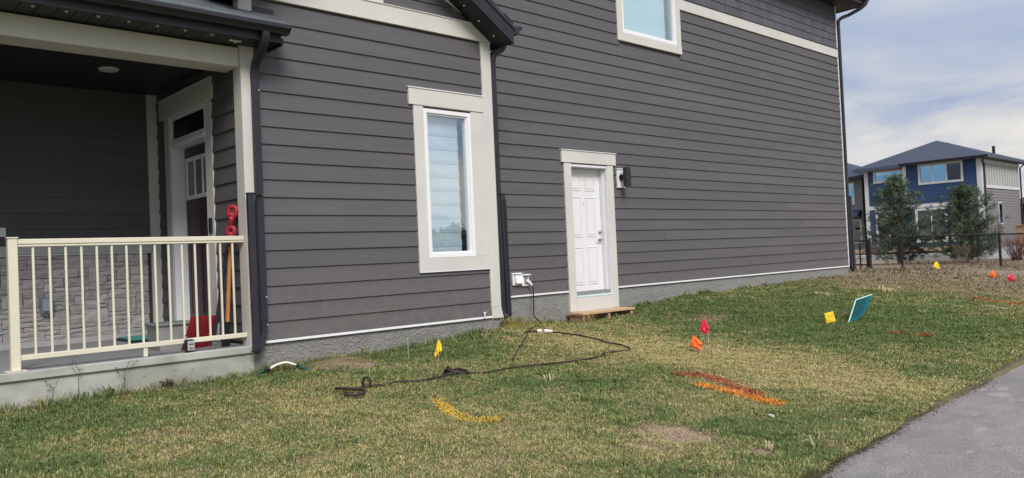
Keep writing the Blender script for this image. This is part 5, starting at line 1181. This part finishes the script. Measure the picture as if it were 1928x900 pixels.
nw_ = saw(MB(), 'y', 60, -1, 1.5, 8.3, -.05, 2.7); nw_.box(60.002, 66, 1.5, 8.3, -.5, 2.7); nw_.build('wall', mat('navy_siding', (.03, .045, .10), .6, .06), nh)
MB().add([(59.5, 1.0, 2.72), (66.5, 1.0, 2.72), (66.5, 8.75, 2.72), (59.5, 8.75, 2.72), (63, 4.0, 4.1), (63, 6.2, 4.1)], [(0, 1, 4), (1, 2, 5, 4), (2, 3, 5), (3, 0, 4, 5), (0, 3, 2, 1)]).build('roof', m_broof, nh)
MB().box(59.93, 59.975, 8.12, 8.32, -.4, 2.7).build('corner_board', m_btrim, nh)
fh = thing('distant_house', (80, 8, -.4), 'distant house showing a sliver of dark roof at the right edge', 'house')
MB().box(76, 86, .5, 11.0, -.5, 5.2).build('wall', m_bgrey, fh)
MB().add([(75.4, 0, 5.2), (86.6, 0, 5.2), (86.6, 11.5, 5.2), (75.4, 11.5, 5.2), (80, 4.5, 7.2), (80, 7, 7.2)], [(0, 1, 4), (1, 2, 5, 4), (2, 3, 5), (3, 0, 4, 5), (0, 3, 2, 1)]).build('roof', m_broof, fh)
cf = thing('cedar_fence', (46, 3.5, -.4), 'cedar board fence at the right edge beyond the chain-link fence', 'fence')
m_ced = mat('cedar_board', (.36, .20, .11), .75, .15, 3, (6, 6, 1), rnd=.12); pk = None
for i in range(22):
    y = 4.62-i*.15
    if pk is None: pk = MB().box(45.98, 46.0, y-.145, y, -.35, 1.15).build('board', m_ced, cf, loc=(46, y, -.35))
    else: like(pk, cf, (46, y, -.35))
MB().box(45.93, 45.979, 1.3, 4.65, 1.151, 1.2).box(45.94, 45.979, 1.3, 4.62, .2, .29).build('rail', m_ced, cf)
rp = thing('gravel_pile', (42, 4.0, -.4), 'low grey gravel mound under a pale cover behind the fence', 'gravel')
nu, nv_ = 18, 12; vs = []
for i in range(nu+1):
    for j in range(nv_+1):
        u = i/nu*2-1; v = j/nv_*2-1; h = max(0, 1-abs(u)**2.4)*max(0, 1-abs(v)**2.2); vs.append((42+v*1.0, 3.75+u*.95, -.42+h*.62*(.85+.3*float(vn(i*.7+3, j*.9, 1)))))
MB().add(vs, [(i*(nv_+1)+j, i*(nv_+1)+j+1, (i+1)*(nv_+1)+j+1, (i+1)*(nv_+1)+j) for i in range(nu) for j in range(nv_)]).build('mound', mat('grey_gravel', (.32, .32, .33), .9, .2, 6, bump=.6, bscale=12, bdist=.05), rp)
bkw = thing('block_edging', (44, 8, -.4), 'low course of pale garden blocks between the two pines', 'edging'); rd = random.Random(6); bk0 = None
for r in range(2):
    for i in range(30):
        y = 12.6-i*.36-(.18 if r else 0)
        if bk0 is None: bk0 = MB().cbox(43.8, 44.1, y-.35, y, -.42, -.24, .02).build('block', mat('garden_block', (.34, .33, .31), .9, .15, 5, rnd=.15), bkw, loc=(44, y, -.42))
        else: like(bk0, bkw, (44+rd.uniform(-.02, .02), y, -.42+r*.185))
def shrub(x, y, h, n, col, label, name='shrub', w=.5, r=.008, seed=1):
    rd = random.Random(seed); zb = gxy(x, y); t = thing(name, (x, y, zb), label, 'shrub'); mb = MB()
    for i in range(n):
        a = rd.random()*6.28; ll = h*rd.uniform(.5, 1); s_ = rd.uniform(.1, 1)*w; b = Vector((x+math.cos(a)*.15*rd.random(), y+math.sin(a)*.15*rd.random(), zb-.05))
        e = b+Vector((math.cos(a)*s_, math.sin(a)*s_, ll)); m_ = b.lerp(e, .5)+Vector((rd.uniform(-.06, .06), rd.uniform(-.06, .06), .08)); mb.tube([b, m_, e], [r, r*.8, r*.4], 4, cap=False)
        for k in range(3):
            f = rd.uniform(.4, .95); q = m_.lerp(e, f); mb.tube([q, q+Vector((rd.uniform(-.15, .15), rd.uniform(-.15, .15), rd.uniform(.08, .25)))], [r*.6, r*.3], 3, cap=False)
    mb.build('twigs', mat('twig_'+name, col, .8, .2, 6), t); return t
shrub(36, 2.0, .95, 90, (.15, .065, .05), 'reddish bare twiggy shrub at the right edge behind the fence', seed=4)
shrub(51.0, 7.2, 2.6, 60, (.17, .12, .11), 'tall bare grey-brown shrub at the corner of the blue house', 'bare_shrub', .8, .014, 6)
shrub(33.0, 3.05, .75, 36, (.21, .17, .12), 'tan ornamental grass stalks at the foot of the shorter pine', 'ornamental_grass', .32, .006, 8)
shrub(45.5, 11.7, 1.0, 40, (.14, .06, .06), 'dark red twiggy shrub left of the first pine', 'red_shrub', .4, .012, 9)
# trees across the street: seen as reflections in the glass
def leafy(x, y, H, W_, label, seed):
    rd = np.random.default_rng(seed); zb = gxy(x, y); t = thing('street_tree', (x, y, zb), label, 'tree', 'trees across the street reflected in the glass'); b = Vector((x, y, zb))
    MB().tube([b, b+CU*H*.45, b+CU*H*.85], [.16, .11, .03], 8).build('trunk', bpy.data.materials['pine_bark'], t)
    n = 2600; u = rd.normal(0, 1, (n, 3)); u /= np.linalg.norm(u, axis=1)[:, None]; rr_ = (rd.random(n)**.45)[:, None]; lob = 1+.3*np.sin(u[:, :1]*5+seed)*np.cos(u[:, 2:]*4)
    c = np.array([x, y, zb+H*.62])+u*rr_*lob*np.array([W_, W_, H*.38]); q = rd.normal(0, .16, (n, 3, 3)); V = (c[:, None, :]+q).reshape(-1, 3)
    col = np.array([.15, .16, .10])*(.6+.9*rd.random((n, 1))); npmesh('crown', V, np.arange(n*3).reshape(-1, 3), m_col, np.repeat(col, 3, 0), t)
for i, (x, y, h, w) in enumerate(((31, -34, 4.6, 1.5), (35.5, -37, 5.6, 1.9), (40, -40, 4.8, 1.7), (27, -36, 5.2, 1.8), (46, -42, 5.4, 2.0))):
    leafy(x, y, h*.62, w*.62, 'street tree across the road, seen only as a reflection in the tall window', 30+i)
